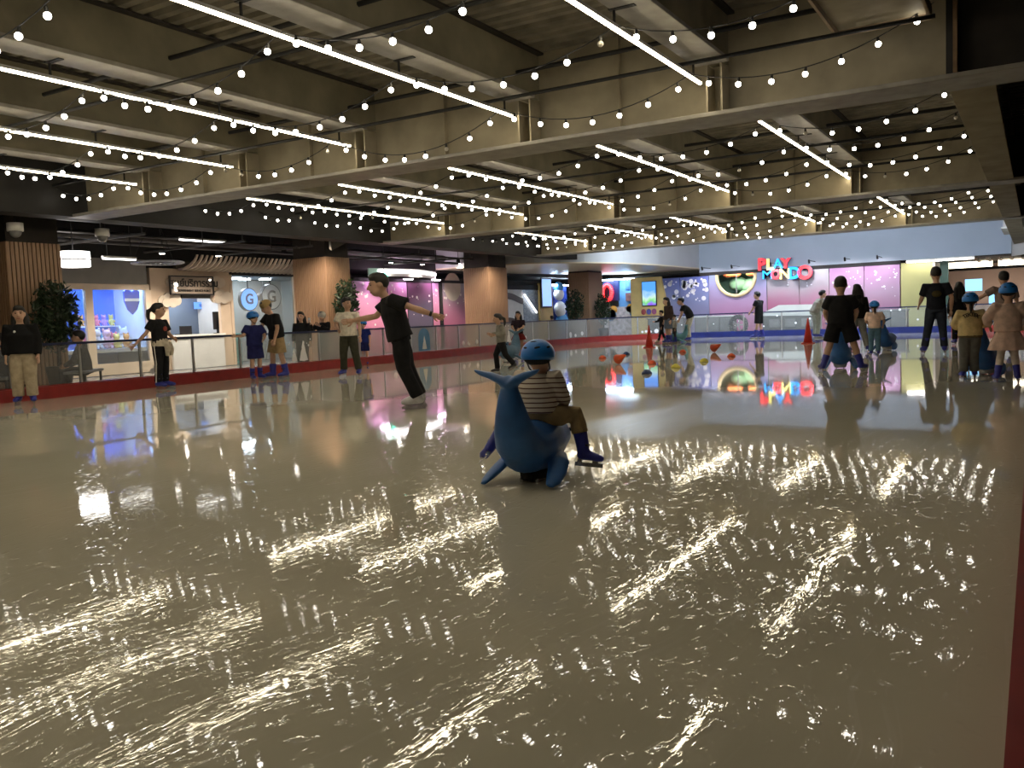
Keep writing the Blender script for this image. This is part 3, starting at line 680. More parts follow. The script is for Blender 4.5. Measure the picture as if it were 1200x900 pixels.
box('bay_lamp', (XS-.5, d+.1, 2.82), (XS-.2, e-.1, 2.88), E_('bay_lamp', (.7, .85, 1), 25.), t)
s = thing('screen', 'tall pale blue lit screen on the yellow pier left of the rear column', 'screen', atx(640.5, 343, XS+.2)); box('case', (-.06, -.55, -.78), (0, .55, .78), blackgloss, s, .02); box('display', (0, -.46, -.7), (.012, .5, .7), E_('pale_blue_display', (.30, .50, 1), .8), s)

# ================================================================== FAR SHOPS (plane Y = 44)
t = thing('blue_shop', 'blue lit shop with red neon zero and pastel mural right of rear column', 'shop')
a, b, c, d = XF(700), XF(718), XF(739), XF(742)
wally('navy_wall', a-1.5, b+.1, 1.9, 3.1, M('navy_wall', (.012, .02, .09), .4, .2, 3), t, 44.6); wally('blue_wall', b, c, 1.55, 3.1, M('light_blue_wall', (.12, .30, .58), .5, .12, 1), t, 44.8); wally('navy_pier', c, d+.05, 1.4, 3.1, M('navy_wall', (.012, .02, .09)), t, 44.4)
wally('mural', a-1.5, d, 0, 1.55, M('pastel_mural', (.55, .47, .46), .6, .35, 5), t, 44.4)
for k in range(9):
    bm = bmesh.new(); r_ = random.uniform(.12, .3); loft(bm, [(0, 0, 0), (0, -.03, 0)], [r_, r_], Vector((1, 0, 0)), 14)
    link('mural_shape', bm_mesh(bm, 'mural_shape'), M('mural_%d' % (k % 4), ((.12, .35, .6), (.75, .35, .05), (.6, .25, .3), (.7, .68, .62))[k % 4], .6, .05, 3), t, (a+(d-a)*random.random(), 44.4, random.uniform(.95, 1.5)))
box('framed_print', (XF(727), 44.72, 1.85), (XF(733.5), 44.8, 2.3), M('brown_print', (.16, .07, .06), .5, .3, 4), t); box('framed_print', (XF(727), 44.72, 2.5), (XF(732), 44.8, 2.95), M('blue_print', (.06, .16, .4), .5, .3, 4), t)
box('shop_lamp', (a, 44.1, 3.02), (d, 44.3, 3.08), E_('blue_shop_lamp', (.6, .8, 1), 30.), t)
zr = bmesh.new(); pz = aty(712, 343, 44.5)
for k in range(24):
    a0, a1 = 2*PI*k/24, 2*PI*(k+1)/24; cyl(zr, (.28*math.cos(a0), 0, .42*math.sin(a0)), (.28*math.cos(a1), 0, .42*math.sin(a1)), .11, 6)
zs = thing('neon_zero', 'red glowing zero shaped sign on navy wall of the blue shop', 'sign', (pz.x, 44.45, pz.z)); link('ring', bm_mesh(zr, 'ring', True), E_('red_neon', (1, .03, .035), 1.3), zs)
# yellow wall with screen
t = thing('yellow_wall_panel', 'yellow slanting wall panel carrying a bright tall screen', 'panel')
bm = bmesh.new(); prism(bm, [(XF(741.5), 0), (XF(790), 0), (XF(776), 3.05), (XF(741.5), 3.05)], 43.75, 44.0, 'y'); link('panel', bm_mesh(bm, 'panel'), yellowwall, t)
for k, cl_ in enumerate(((.5, .1, .1), (.15, .15, .5), (.5, .15, .3))):
    bm = bmesh.new(); ellipsoid(bm, (XF(756)+k*.3, 43.73, 1.22), (.14, .03, .16)); link('logo_blob', bm_mesh(bm, 'logo_blob', True), M('logo_%d' % k, cl_, .5, .1, 3), t)
p = aty(760.5, 344, 43.65); s = thing('screen', 'bright tall screen with sky and hills on the yellow wall panel', 'screen', p); box('case', (-.42, 0, -.66), (.42, .08, .66), blackgloss, s, .02)
def screen_mat():
    m, N, L, b = newmat('hill_display'); nt = m.node_tree
    sep = N.new('ShaderNodeSeparateXYZ'); L.new(objcoord(nt), sep.inputs[0]); n = noise(nt, 2.2, 2, objcoord(nt))
    v = math_n(nt, 'ADD', sep.outputs[2], math_n(nt, 'MULTIPLY', n, .9)); cr = N.new('ShaderNodeValToRGB'); L.new(ramp(nt, v, -.3, 1.1), cr.inputs[0])
    cr.color_ramp.elements[0].position = .1; cr.color_ramp.elements[0].color = (.25, .1, .8, 1); cr.color_ramp.elements[1].position = .62; cr.color_ramp.elements[1].color = (.08, .32, 1, 1)
    x = cr.color_ramp.elements.new(.25); x.color = (.15, .6, .15, 1); x = cr.color_ramp.elements.new(.42); x.color = (.5, .7, .6, 1)
    L.new(cr.outputs[0], b.inputs['Emission Color']); b.inputs['Emission Strength'].default_value = .85; b.inputs['Base Color'].default_value = (.02, .02, .02, 1); return m
box('display', (-.38, -.012, -.62), (.38, 0, .62), screen_mat(), s)
# big printed front with round window
ring_x, ring_z, ring_r = XF(863), aty(863, 324, 44).z, .98
g_blue = gradient_mat('blue_print', [(0, sr(150, 140, 170)), (.5, sr(132, 140, 180)), (1, sr(92, 104, 172))], .5, 3.0)
g_mid = gradient_mat('blue_pink_print', [(0, sr(180, 110, 150)), (.45, sr(170, 140, 175)), (1, sr(130, 150, 190))], .3, 3.0)
g_pink = gradient_mat('rose_print', [(0, sr(170, 84, 118)), (.35, sr(172, 112, 140)), (.65, sr(160, 150, 160)), (1, sr(165, 165, 172))], .5, 3.0)
g_lil = gradient_mat('lilac_print', [(0, sr(165, 105, 138)), (.5, sr(168, 140, 164)), (1, sr(172, 120, 168))], .5, 3.0)
t = thing('printed_shop_front', 'wide shop front printed in blue fading to pink below the pale blue fascia', 'shop')
cx = [XF(q) for q in (776, 797, 831, 899, 937, 972, 1013, 1055)]
mats = [g_blue, g_blue, None, g_pink, g_pink, g_lil, g_lil]
for k, (a, b) in enumerate(zip(cx, cx[1:])):
    if mats[k]: pn = wally('panel', a+.015, b-.015, 0, 2.94, mats[k], t, 44.0, .06)
    else:
        bm = bmesh.new(); n = 48; inner = []; outer = []; x0, x1, z0, z1 = a+.015-ring_x, b-.015-ring_x, -ring_z, 2.95-ring_z
        for q in range(n+1):
            an = PI + PI*q/n if False else PI*1.0 + PI*q/n
            cxn, czn = math.cos(an), math.sin(an); rr = ring_r
            ix, iz = rr*cxn, rr*czn
            inner.append((ix, iz)); k1 = min([s_ for s_ in ((x1/cxn if cxn > 1e-6 else 1e9), (x0/cxn if cxn < -1e-6 else 1e9), (z0/czn if czn < -1e-6 else 1e9))])
            outer.append((k1*cxn, k1*czn))
        V0 = [bm.verts.new((ring_x+x, 44.0, ring_z+z)) for x, z in inner]; V1 = [bm.verts.new((ring_x+x, 44.0, ring_z+z)) for x, z in outer]
        for q in range(n): bm.faces.new((V0[q], V1[q], V1[q+1], V0[q+1]))
        for sx_, xe in ((0, x0), (n, x1)):
            zt = 2.95-ring_z; ri = -ring_r if sx_ == 0 else ring_r
            bm.faces.new([bm.verts.new((ring_x+x, 44.0, ring_z+z)) for x, z in ((ri, 0), (xe, 0), (xe, zt), (ri, zt))])
        bmesh.ops.solidify(bm, geom=bm.faces, thickness=.06) if False else None
        pn = link('window_panel', bm_mesh(bm, 'window_panel'), g_mid, t)
    dots = {0: 16, 1: 40, 5: 16, 6: 22}.get(k, 4)
    for q in range(dots):
        r = random.choice((.03, .045, .06, .09, .12)) if k < 2 else random.choice((.02, .03, .05)); bm = bmesh.new(); loft(bm, [(0, 0, 0), (0, -.012, 0)], [r, r], Vector((1, 0, 0)), 12)
        link('snow_dot', bm_mesh(bm, 'snow_dot'), M('bright_dot', (.85, .84, .9), .4, .04, 3), t, (random.uniform(a+.12, b-.12), 44.0, 2.8-abs(random.gauss(0, .6)) if k != 2 else .9))
bm = bmesh.new(); P = [(ring_x+ring_r*math.cos(PI+PI*q/28), 43.95, ring_z+ring_r*math.sin(PI+PI*q/28)) for q in range(29)]
P = [(P[0][0], 43.95, 2.95)] + P + [(P[-1][0], 43.95, 2.95)]
loft(bm, P, [(.09, .09)]*len(P), Vector((0, 1, 0)), 8); link('window_rim', bm_mesh(bm, 'window_rim', True), M('cream_rim', (.72, .58, .32), .5, .06, 3), t)
box('window_mullion', (ring_x-.02, 44.02, ring_z-ring_r), (ring_x+.02, 44.06, 2.95), greymetal, t)
box('interior_wall', (ring_x-1.6, 46.2, 0), (ring_x+1.6, 46.3, 3.1), M('green_interior', (.10, .22, .13), .6, .3, 1.2), t)
for x_, z_, r_ in ((-.35, 2.5, .5), (.4, 2.35, .6), (.05, 1.9, .4), (.75, 2.0, .35)):
    bm = bmesh.new(); ellipsoid(bm, (ring_x+x_, 45.6, z_), (r_, .3, r_*.7)); link('green_dome', bm_mesh(bm, 'green_dome', True), M('mint_dome', (.28, .52, .30), .5, .1, 2), t)
for x_ in (-.7, -.3, .5, .8):
    bm = bmesh.new(); ellipsoid(bm, (ring_x+x_, 45.0, 2.98), (.28, .2, .16)); link('orange_lantern', bm_mesh(bm, 'orange_lantern', True), M('orange_lantern', (.7, .2, .06), .5, .1, 3), t)
for x_ in (-.1, .35):
    bm = bmesh.new(); ellipsoid(bm, (ring_x+x_, 44.9, 1.72), (.28, .2, .22)); link('white_figure', bm_mesh(bm, 'white_figure', True), white, t)
box('interior_lamp', (ring_x-.8, 44.5, 3.04), (ring_x+.8, 44.8, 3.09), E_('shop_inner_lamp', (1, .95, .85), 22.), t)
for x_ in (-14.4, -12.9, -11.0, -9.2, -7.6, -6.2):  # fill spots added to brighten the printed front
    sp = bpy.data.objects.new('front_fill_spot', None); COL.objects.link(sp); sp.parent = t; sp.location = (x_, 42.7, 3.2)
    bm = bmesh.new(); loft(bm, [(0, 0, 0), (0, -.10, .14)], [.05, .04], n=10); link('can', bm_mesh(bm, 'can', True), black, sp); box('arm', (-.012, 0, .10), (.012, 1.3, .125), black, sp)
    ld = bpy.data.lights.new('spot_beam', 'SPOT'); ld.energy = 72; ld.color = (1, .93, .98); ld.spot_size = 2.3; ld.spot_blend = .8; ld.shadow_soft_size = .04
    lo = bpy.data.objects.new('spot_beam', ld); COL.objects.link(lo); lo.parent = sp; lo.location = (0, .03, -.03); lo.rotation_euler = (math.radians(38), 0, 0)
# letters
sg = thing('shop_sign', 'large glowing coloured letters PLAY MONDO on the shop front', 'sign', (0, 43.6, 0))
RED, YEL, CYA = E_('sign_red', (1, .03, .04), 1.05), E_('sign_yellow', (1, .85, .22), .8), E_('sign_cyan', (.01, .36, 1), .95)
DARKR = M('dark_letter_side', (.03, .03, .12), .5, .1, 3)
for ch, px, py, hp, m_ in (('P', 893, 310.5, 13.2, RED), ('L', 902.5, 310.5, 12.4, YEL), ('A', 912, 309.5, 11.4, CYA), ('Y', 921, 309, 10.6, RED), ('M', 899.5, 322.5, 10.4, CYA), ('O', 909.5, 322, 10.5, RED), ('N', 920, 321.5, 12.2, YEL), ('D', 931, 320.5, 13.5, CYA), ('O', 943.5, 320, 15.5, RED)):
    p = aty(px, py, 43.6); h = hp*depth(p)/FPX
    wx_ = 1.18 if ch == 'M' else 1.0; o = text('letter_%s' % ch.lower(), ch, h/.72, m_, sg, (p.x, -.06, p.z), FACE_NY, .04, -.005 if ch == 'M' else .012 if ch in 'NA' else .03); o.scale = (wx_, 1, 1)
    b_ = text('letter_backing', ch, h/.72, DARKR, o, (0, 0, -.09), (0, 0, 0), .04, .004 if ch in 'MNA' else .045)
# right end: yellow panel, passage and its lights
t = thing('passage_portal', 'pale yellow wall panel at the mouth of the right hand passage', 'wall panel')
box('front', (XF(1056), 44.0, 0), (XF(1093), 44.2, 2.98), M('lime_yellow_wall', (.48, .46, .18), .5, .06, 1), t); box('reveal', (XF(1093), 44.0, 0), (XF(1093)+.1, 48, 2.98), M('beige_reveal', (.5, .42, .34), .6, .06, 1), t)
box('green_post', (XF(1099), 45, 0), (XF(1099)+.35, 45.3, 3.0), M('green_post', (.08, .16, .12), .5, .1, 2), t)
t = thing('passage_light', 'long white strip light under the right end of pale blue fascia', 'light'); p0, p1 = XF(1062, 305, 43.7), XF(1142, 303, 43.7)
box('housing', (p0, 43.6, 3.02), (p1, 44.0, 3.10), white, t); box('diffuser', (p0+.02, 43.58, 2.97), (p1-.02, 43.82, 3.02), E_('passage_strip', (1, .94, .95), 7.), t)
t = thing('passage_soffit', 'brown slatted soffit with cream light boxes at the far right', 'soffit'); p0, p1 = XF(1106, 320, 46), 3.
box('soffit_board', (XF(1140, 310, 45), 44.3, 3.02), (4, 48.5, 3.09), M('dark_wood_soffit', (.10, .065, .04), .6, .2, 3), t)
for k in range(10): box('soffit_slat', (XF(1140, 310, 45)+.1+k*.45, 44.3, 2.95), (XF(1140, 310, 45)+.22+k*.45, 48.5, 3.02), wood, t)
for k in range(3): box('light_box', (p0+k*2.2, 47.5, 2.72), (p0+k*2.2+1.95, 47.7, 3.0), E_('cream_light_box', (1, .9, .68), 3.5), t)
for k in range(3): box('soffit_fill', (p0+.3+k*2., 50.2, 2.98), (p0+1.5+k*2., 50.7, 3.03), E_('passage_soffit_fill', (1, .86, .72), 16.), t); box('soffit_lamp_case', (p0+.2+k*2., 50.1, 3.03), (p0+1.6+k*2., 50.8, 3.1), white, t)  # fill lamps added to lighten the passage wall
box('black_gap', (p0, 47.4, 2.6), (4, 47.8, 2.72), black, t)
t = thing('ceiling_unit', 'pale boxed ceiling unit at far right below the dark ceiling', 'ceiling unit'); p = aty(1190, 277, 38)
bm = bmesh.new(); prism(bm, [(p.x-.35, 36.2), (p.x+1.6, 36.2), (p.x+1.6, 39.5), (p.x-.35, 39.5)], 3.72, 4.3); link('body', bm_mesh(bm, 'body'), M('warm_white_paint', (.58, .54, .5)), t); box('rim', (p.x-.42, 36.1, 3.66), (p.x+1.7, 39.6, 3.72), white, t)
# lit blue stands far right
for px, py, w_, lb in ((1141, 334, .32, 'pale blue lit booth sign behind the tall man'), (1166, 350, .22, 'small pale blue lit kiosk beside the adult in helmet')):
    p = aty(px, py, 42.0); s = thing('lit_kiosk', lb, 'kiosk', (p.x, 42.0, 0)); box('post', (-.05, -.05, 0), (.05, .05, p.z-.2), greymetal, s); box('lit_panel', (-w_, -.08, p.z-.25), (w_, .08, p.z+.25), E_('cyan_kiosk', (.3, .68, 1), .75), s)
# machines behind the far glass
t = thing('white_topped_machine', 'grey boxy machine with sloping white top behind the far glass', 'machine'); p0, p1 = XF(899, 365, 40), XF(955, 365, 40)
bm = bmesh.new(); prism(bm, [(p0, -.02), (p1, -.02), (p1, .82), (p0, .82)], 39.2, 40.6, 'y'); link('body', bm_mesh(bm, 'body'), M('dark_grey_machine', (.05, .05, .045), .5, .2, 3), t)
bm = bmesh.new(); prism(bm, [(p0-.3, .82), (p1+.2, .76), (p1+.2, 1.24), (p0+.75, 1.27), (p0+.1, .98)], 39.1, 40.7, 'y'); link('sloping_top', bm_mesh(bm, 'sloping_top'), M('off_white_top', (.62, .62, .58), .4, .05, 2), t)
for k in range(3): box('grille', (p0+.3+k*.7, 39.16, .3), (p0+.75+k*.7, 39.2, .65), M('light_grille', (.15, .15, .14), .5, .2, 9), t)
t = thing('spare_wheel', 'dark spoked wheel standing behind the far glass', 'wheel', (XF(865, 374, 38.5), 38.5, 0)); bm = bmesh.new()
for k in range(20):
    a0, a1 = 2*PI*k/20, 2*PI*(k+1)/20; cyl(bm, (.36*math.cos(a0), 0, .46+.36*math.sin(a0)), (.36*math.cos(a1), 0, .46+.36*math.sin(a1)), .10, 6)
link('tyre', bm_mesh(bm, 'tyre', True), black, t)
for k in range(5):
    bm = bmesh.new(); an = 2*PI*k/5; cyl(bm, (0, 0, .46), (.3*math.cos(an), 0, .46+.3*math.sin(an)), .03, 6); link('spoke', bm_mesh(bm, 'spoke'), greymetal, t)
for px, lb in ((836, 'low white cabinet behind the far glass'), (780, 'low dark cabinet behind the group of skaters'), (1035, 'grey cabinet behind the far glass beside the yellow panel')):
    x = XF(px, 370, 39); t = thing('low_cabinet', lb, 'cabinet', (x, 39, 0)); box('carcass', (-.9, 0, -.02), (.9, .6, .85), M('dark_cabinet', (.07, .065, .06), .5, .2, 3), t); box('worktop', (-.95, -.03, .85), (.95, .63, .9), white if 'white' in lb else greymetal, t)
    for k in range(3): box('cabinet_door', (-.85+k*.58, -.02, .1), (-.32+k*.58, 0, .82), M('dim_grey_door', (.13, .13, .125), .5, .2, 3), t)

# ================================================================== CONCOURSE FITTINGS
for k, (px, py) in enumerate(((43, 283), (190, 297), (256, 300), (333, 297), (458, 308), (495, 310), (537, 309), (614, 315), (642, 316), (664, 317))):
    X = -20.7; p = atx(px, py, X)
    t = thing('spot_light', 'small round ceiling spot light, %s from the left over the concourse' % ['first', 'second', 'third', 'fourth', 'fifth', 'sixth', 'seventh', 'eighth', 'ninth', 'tenth'][k], 'light', p, 0, 'concourse spot lights')
    bm = bmesh.new(); loft(bm, [(0, 0, 0), (0, 0, .18)], [.09, .07], n=12); link('can', bm_mesh(bm, 'can', True), black, t); bm = bmesh.new(); loft(bm, [(0, 0, -.01), (0, 0, 0)], [.075, .075], n=12); link('lens', bm_mesh(bm, 'lens'), down_m, t)
    bm = bmesh.new(); cyl(bm, (0, 0, .18), (0, 0, max(.25, 4.3-p.z)), .012, 6); link('stem', bm_mesh(bm, 'stem'), black, t)
    ld = bpy.data.lights.new('spot_beam', 'SPOT'); ld.energy = 330; ld.color = (1, .9, .76); ld.spot_size = 2.2; ld.spot_blend = .7; ld.shadow_soft_size = .07; lo = bpy.data.objects.new('spot_beam', ld); COL.objects.link(lo); lo.parent = t; lo.location = (0, 0, -.03)
p = atx(86, 304, -19.2); t = thing('drum_pendant', 'white glowing drum pendant lamp right of the left column', 'lamp', p)
bm = bmesh.new(); loft(bm, [(0, 0, -.17), (0, 0, .17)], [.36, .36], n=28); link('drum_shade', bm_mesh(bm, 'drum_shade', True), E_('drum_shade', (1, .95, .9), 5.), t); bm = bmesh.new(); loft(bm, [(0, 0, -.03), (0, 0, .0)], [.365, .365], n=28); link('band', bm_mesh(bm, 'band'), greymetal, t); bm = bmesh.new(); cyl(bm, (0, 0, .18), (0, 0, 4.3-p.z), .012, 6); link('cord', bm_mesh(bm, 'cord'), black, t)
p = atx(185, 308, -19.8); t = thing('ring_pendant', 'thin grey ring pendant above the service counter', 'lamp', p); bm = bmesh.new()
for k in range(32):
    a0, a1 = 2*PI*k/32, 2*PI*(k+1)/32; loft(bm, [(.62*math.cos(a0), .62*math.sin(a0), 0), (.62*math.cos(a1), .62*math.sin(a1), 0)], [(.03, .05)]*2, Vector((0, 0, 1)), 6)
link('ring', bm_mesh(bm, 'ring', True), M('grey_ring', (.45, .46, .5), .4, .05, 3), t)
for k in range(3):
    an = 2*PI*k/3; bm = bmesh.new(); cyl(bm, (.62*math.cos(an), .62*math.sin(an), .03), (.0, .0, 4.3-p.z), .008, 5); link('suspension_cable', bm_mesh(bm, 'suspension_cable'), black, t)
for px, py, lb in ((18, 271, 'white dome camera under the ceiling above the left column'), (120, 277, 'white dome camera hanging right of the left column')):
    p = atx(px, py, -17.3); t = thing('dome_camera', lb, 'camera', p); bm = bmesh.new(); loft(bm, [(0, 0, .0), (0, 0, .16)], [.15, .15], n=16); link('housing', bm_mesh(bm, 'housing', True), white, t); bm = bmesh.new(); ellipsoid(bm, (0, 0, 0), (.12, .12, .13)); link('dome', bm_mesh(bm, 'dome', True), M('smoked_dome', (.2, .2, .2), .15, .1, 3), t)
    bm = bmesh.new(); cyl(bm, (0, 0, .16), (0, 0, 4.3-p.z), .02, 6); link('stem', bm_mesh(bm, 'stem'), black, t)
for px, py, L_, lb in ((238, 282, 1.5, 'slim white batten light under the dark concourse ceiling'), (140, 303, .9, 'short white batten light beside the ring pendant')):
    p = atx(px, py, -19.0); t = thing('batten_light', lb, 'light', p); box('body', (-.04, -L_/2, 0), (.04, L_/2, .05), white, t); box('diffuser', (-.035, -L_/2+.02, -.03), (.035, L_/2-.02, 0), E_('batten', (1, .97, .92), 6.), t)
    for s in (-1, 1): box('hanger', (-.008, s*L_*.35-.008, .05), (.008, s*L_*.35+.008, 4.3-p.z), black, t)
p = atx(397, 272, -17.2); t = thing('ceiling_speaker', 'tilted flat dark panel speaker under the ceiling above second column', 'speaker', p); o = box('panel', (-.05, -.35, -.45), (.05, .35, .45), M('brown_panel', (.07, .06, .05), .6, .2, 4), t); o.rotation_euler = (.5, .5, 0); box('bracket', (-.02, -.02, .3), (.02, .02, 4.3-p.z), black, t)
# suspended hatch near the right end of the first beam
t = thing('ceiling_hatch', 'shallow tan framed ceiling hatch hanging before the first beam at upper right', 'hatch'); a = atz(953, 0, 4.12); b = atz(983, 37, 4.12)
box('tray', (b.x, a.y-1.2, 4.12), (-.95, b.y, 4.16), steel, t)
for q in (((b.x-.03, a.y-1.2, 4.06), (b.x, b.y, 4.2)), ((b.x, b.y-.03, 4.06), (-.95, b.y, 4.2)), ((-.98, a.y-1.2, 4.06), (-.95, b.y-.03, 4.2))): box('frame_bar', *q, M('tan_frame', (.26, .19, .12), .7, .2, 5), t)
for x in (b.x+.15, -1.15): box('hanger_rod', (x, b.y-.6, 4.2), (x+.02, b.y-.58, 4.75), black, t)
# potted trees by the columns
def tree(label, loc, h, rx, rz_, n=900, squash=1.):
    t = thing('potted_tree', label, 'tree', loc)
    bm = bmesh.new(); loft(bm, [(0, 0, 0), (0, 0, .45), (0, 0, .5)], [.2, .27, .27], n=16); link('pot', bm_mesh(bm, 'pot', True), M('dark_pot', (.05, .04, .035), .6, .2, 4), t)
    bm = bmesh.new(); loft(bm, [(0, 0, .45), (.02, 0, .8), (0, .01, h-rz_*.4)], [.04, .032, .012], n=8); link('trunk', bm_mesh(bm, 'trunk', True), bark, t)
    bm = bmesh.new(); rnd = random.Random(h*100+rx)
    for _ in range(n):
        while True:
            v = Vector((rnd.uniform(-1, 1), rnd.uniform(-1, 1), rnd.uniform(-1, 1)))
            if .25 < v.length < 1: break
        v *= 1+.12*math.sin(v.x*7+v.z*5); c = Vector((v.x*rx, v.y*rx*squash, h-rz_+v.z*rz_)); s = rnd.uniform(.05, .10)
        q = Quaternion((rnd.uniform(-1, 1), rnd.uniform(-1, 1), rnd.uniform(-1, 1), rnd.uniform(-1, 1))).normalized(); a = q @ Vector((s, 0, 0)); d = q @ Vector((0, s*.45, 0)); u = q @ Vector((0, 0, s*.15))
        f = [bm.verts.new(c+k) for k in (-a, -d*.9+u, a, d*.9+u)]; bm.faces.new(f)
    fo = link('foliage', bm_mesh(bm, 'foliage'), leaf_m, t); fo['kind'] = 'stuff'; return t
p = atx(66, 380, -17.55); tree('dark round leafed tree beside the left column', (-17.55, p.y, 0), 2.28, .46, .72, 1300)
p = atx(407, 370, -17.82); tree('dark leafy tree at right side of column behind the white shirt man', (-17.82, p.y, 0), 2.5, .36, .75, 900)
p = aty(674, 370, COLS[3].location.y-1.4); tree('bright leafy tree at left side of the rearmost column', (p.x, p.y, 0), 2.45, .44, .85, 900)
p = atx(707, 370, -18.2); tree('dark narrow tree at right side of the rearmost column', (-18.2, p.y, 0), 2.2, .40, .8, 800)
#__PART3__
# ================================================================== SKATING DOLPHINS
def dolphin(label, loc, yaw, s=1.0, mat=None, group='dolphin skating aids', base=None):
    mat = mat or dolph_m
    t = thing('dolphin_aid', label, 'skating aid', loc, yaw, group)
    def S(p): return Vector(p)*s
    bm = bmesh.new()
    # snout, head, back and the tail that rears up at the rear as a handle
    loft(bm, [S(p) for p in ((0, .66, .20), (0, .58, .22), (0, .50, .26), (0, .40, .29), (0, .22, .265), (0, .02, .245), (0, -.14, .26), (0, -.25, .325), (0, -.315, .42), (0, -.345, .53), (0, -.36, .64), (0, -.365, .74))],
         [(.03*s, .02*s), (.055*s, .04*s), (.12*s, .10*s), (.15*s, .145*s), (.18*s, .18*s), (.195*s, .19*s), (.188*s, .18*s), (.17*s, .155*s), (.142*s, .125*s), (.115*s, .098*s), (.085*s, .072*s), (.052*s, .045*s)], n=20)
    ellipsoid(bm, S((0, -.365, .74)), (.06*s, .055*s, .06*s))
    loft(bm, [S(p) for p in ((0, .14, .44), (0, .08, .50), (0, .03, .52))], [(.03*s, .09*s), (.02*s, .05*s), (.008*s, .012*s)], n=10)
    for q in (-1, 1):   # tail flukes
        loft(bm, [S(p) for p in ((0, -.36, .72), (q*.06, -.365, .765), (q*.13, -.375, .795), (q*.20, -.39, .815), (q*.245, -.40, .835))],
             [(.035*s, .075*s), (.032*s, .07*s), (.026*s, .058*s), (.018*s, .04*s), (.008*s, .014*s)], Vector((0, 0, 1)), 12)
    link('body', remesh(bm, 'body', .012*s, 6), mat, t)
    for q in (-1, 1):   # flippers reaching back and down to the ice
        bm = bmesh.new()
        loft(bm, [S(p) for p in ((q*.14, .10, .20), (q*.20, .0, .155), (q*.235, -.12, .095), (q*.25, -.24, .05), (q*.25, -.31, .028))],
             [(.03*s, .09*s), (.036*s, .085*s), (.034*s, .072*s), (.026*s, .055*s), (.014*s, .03*s)], Vector((q*.35, 0, 1)), 12)
        link('flipper', remesh(bm, 'flipper', .010*s, 4), mat, t)
    bm = bmesh.new(); loft(bm, [S((0, .08, .022)), S((0, .08, .09))], [(.10*s, .20*s), (.12*s, .20*s)], Vector((1, 0, 0)), 20); link('glide_base', bm_mesh(bm, 'glide_base', True), base or M('white_plastic', (.7, .7, .7), .4, .05, 3), t)
    bm = bmesh.new()
    for q in (-1, 1): add_box(bm, (q*.06*s-.01, -.08*s, 0), (q*.06*s+.01, .26*s, .03*s))
    link('runner', bm_mesh(bm, 'runner'), blade_m, t)
    for q in (-1, 1):
        bm = bmesh.new(); ellipsoid(bm, S((q*.135, .46, .32)), .018*s, None, 8, 6); link('eye', bm_mesh(bm, 'eye', True), eye_m, t)
    return t

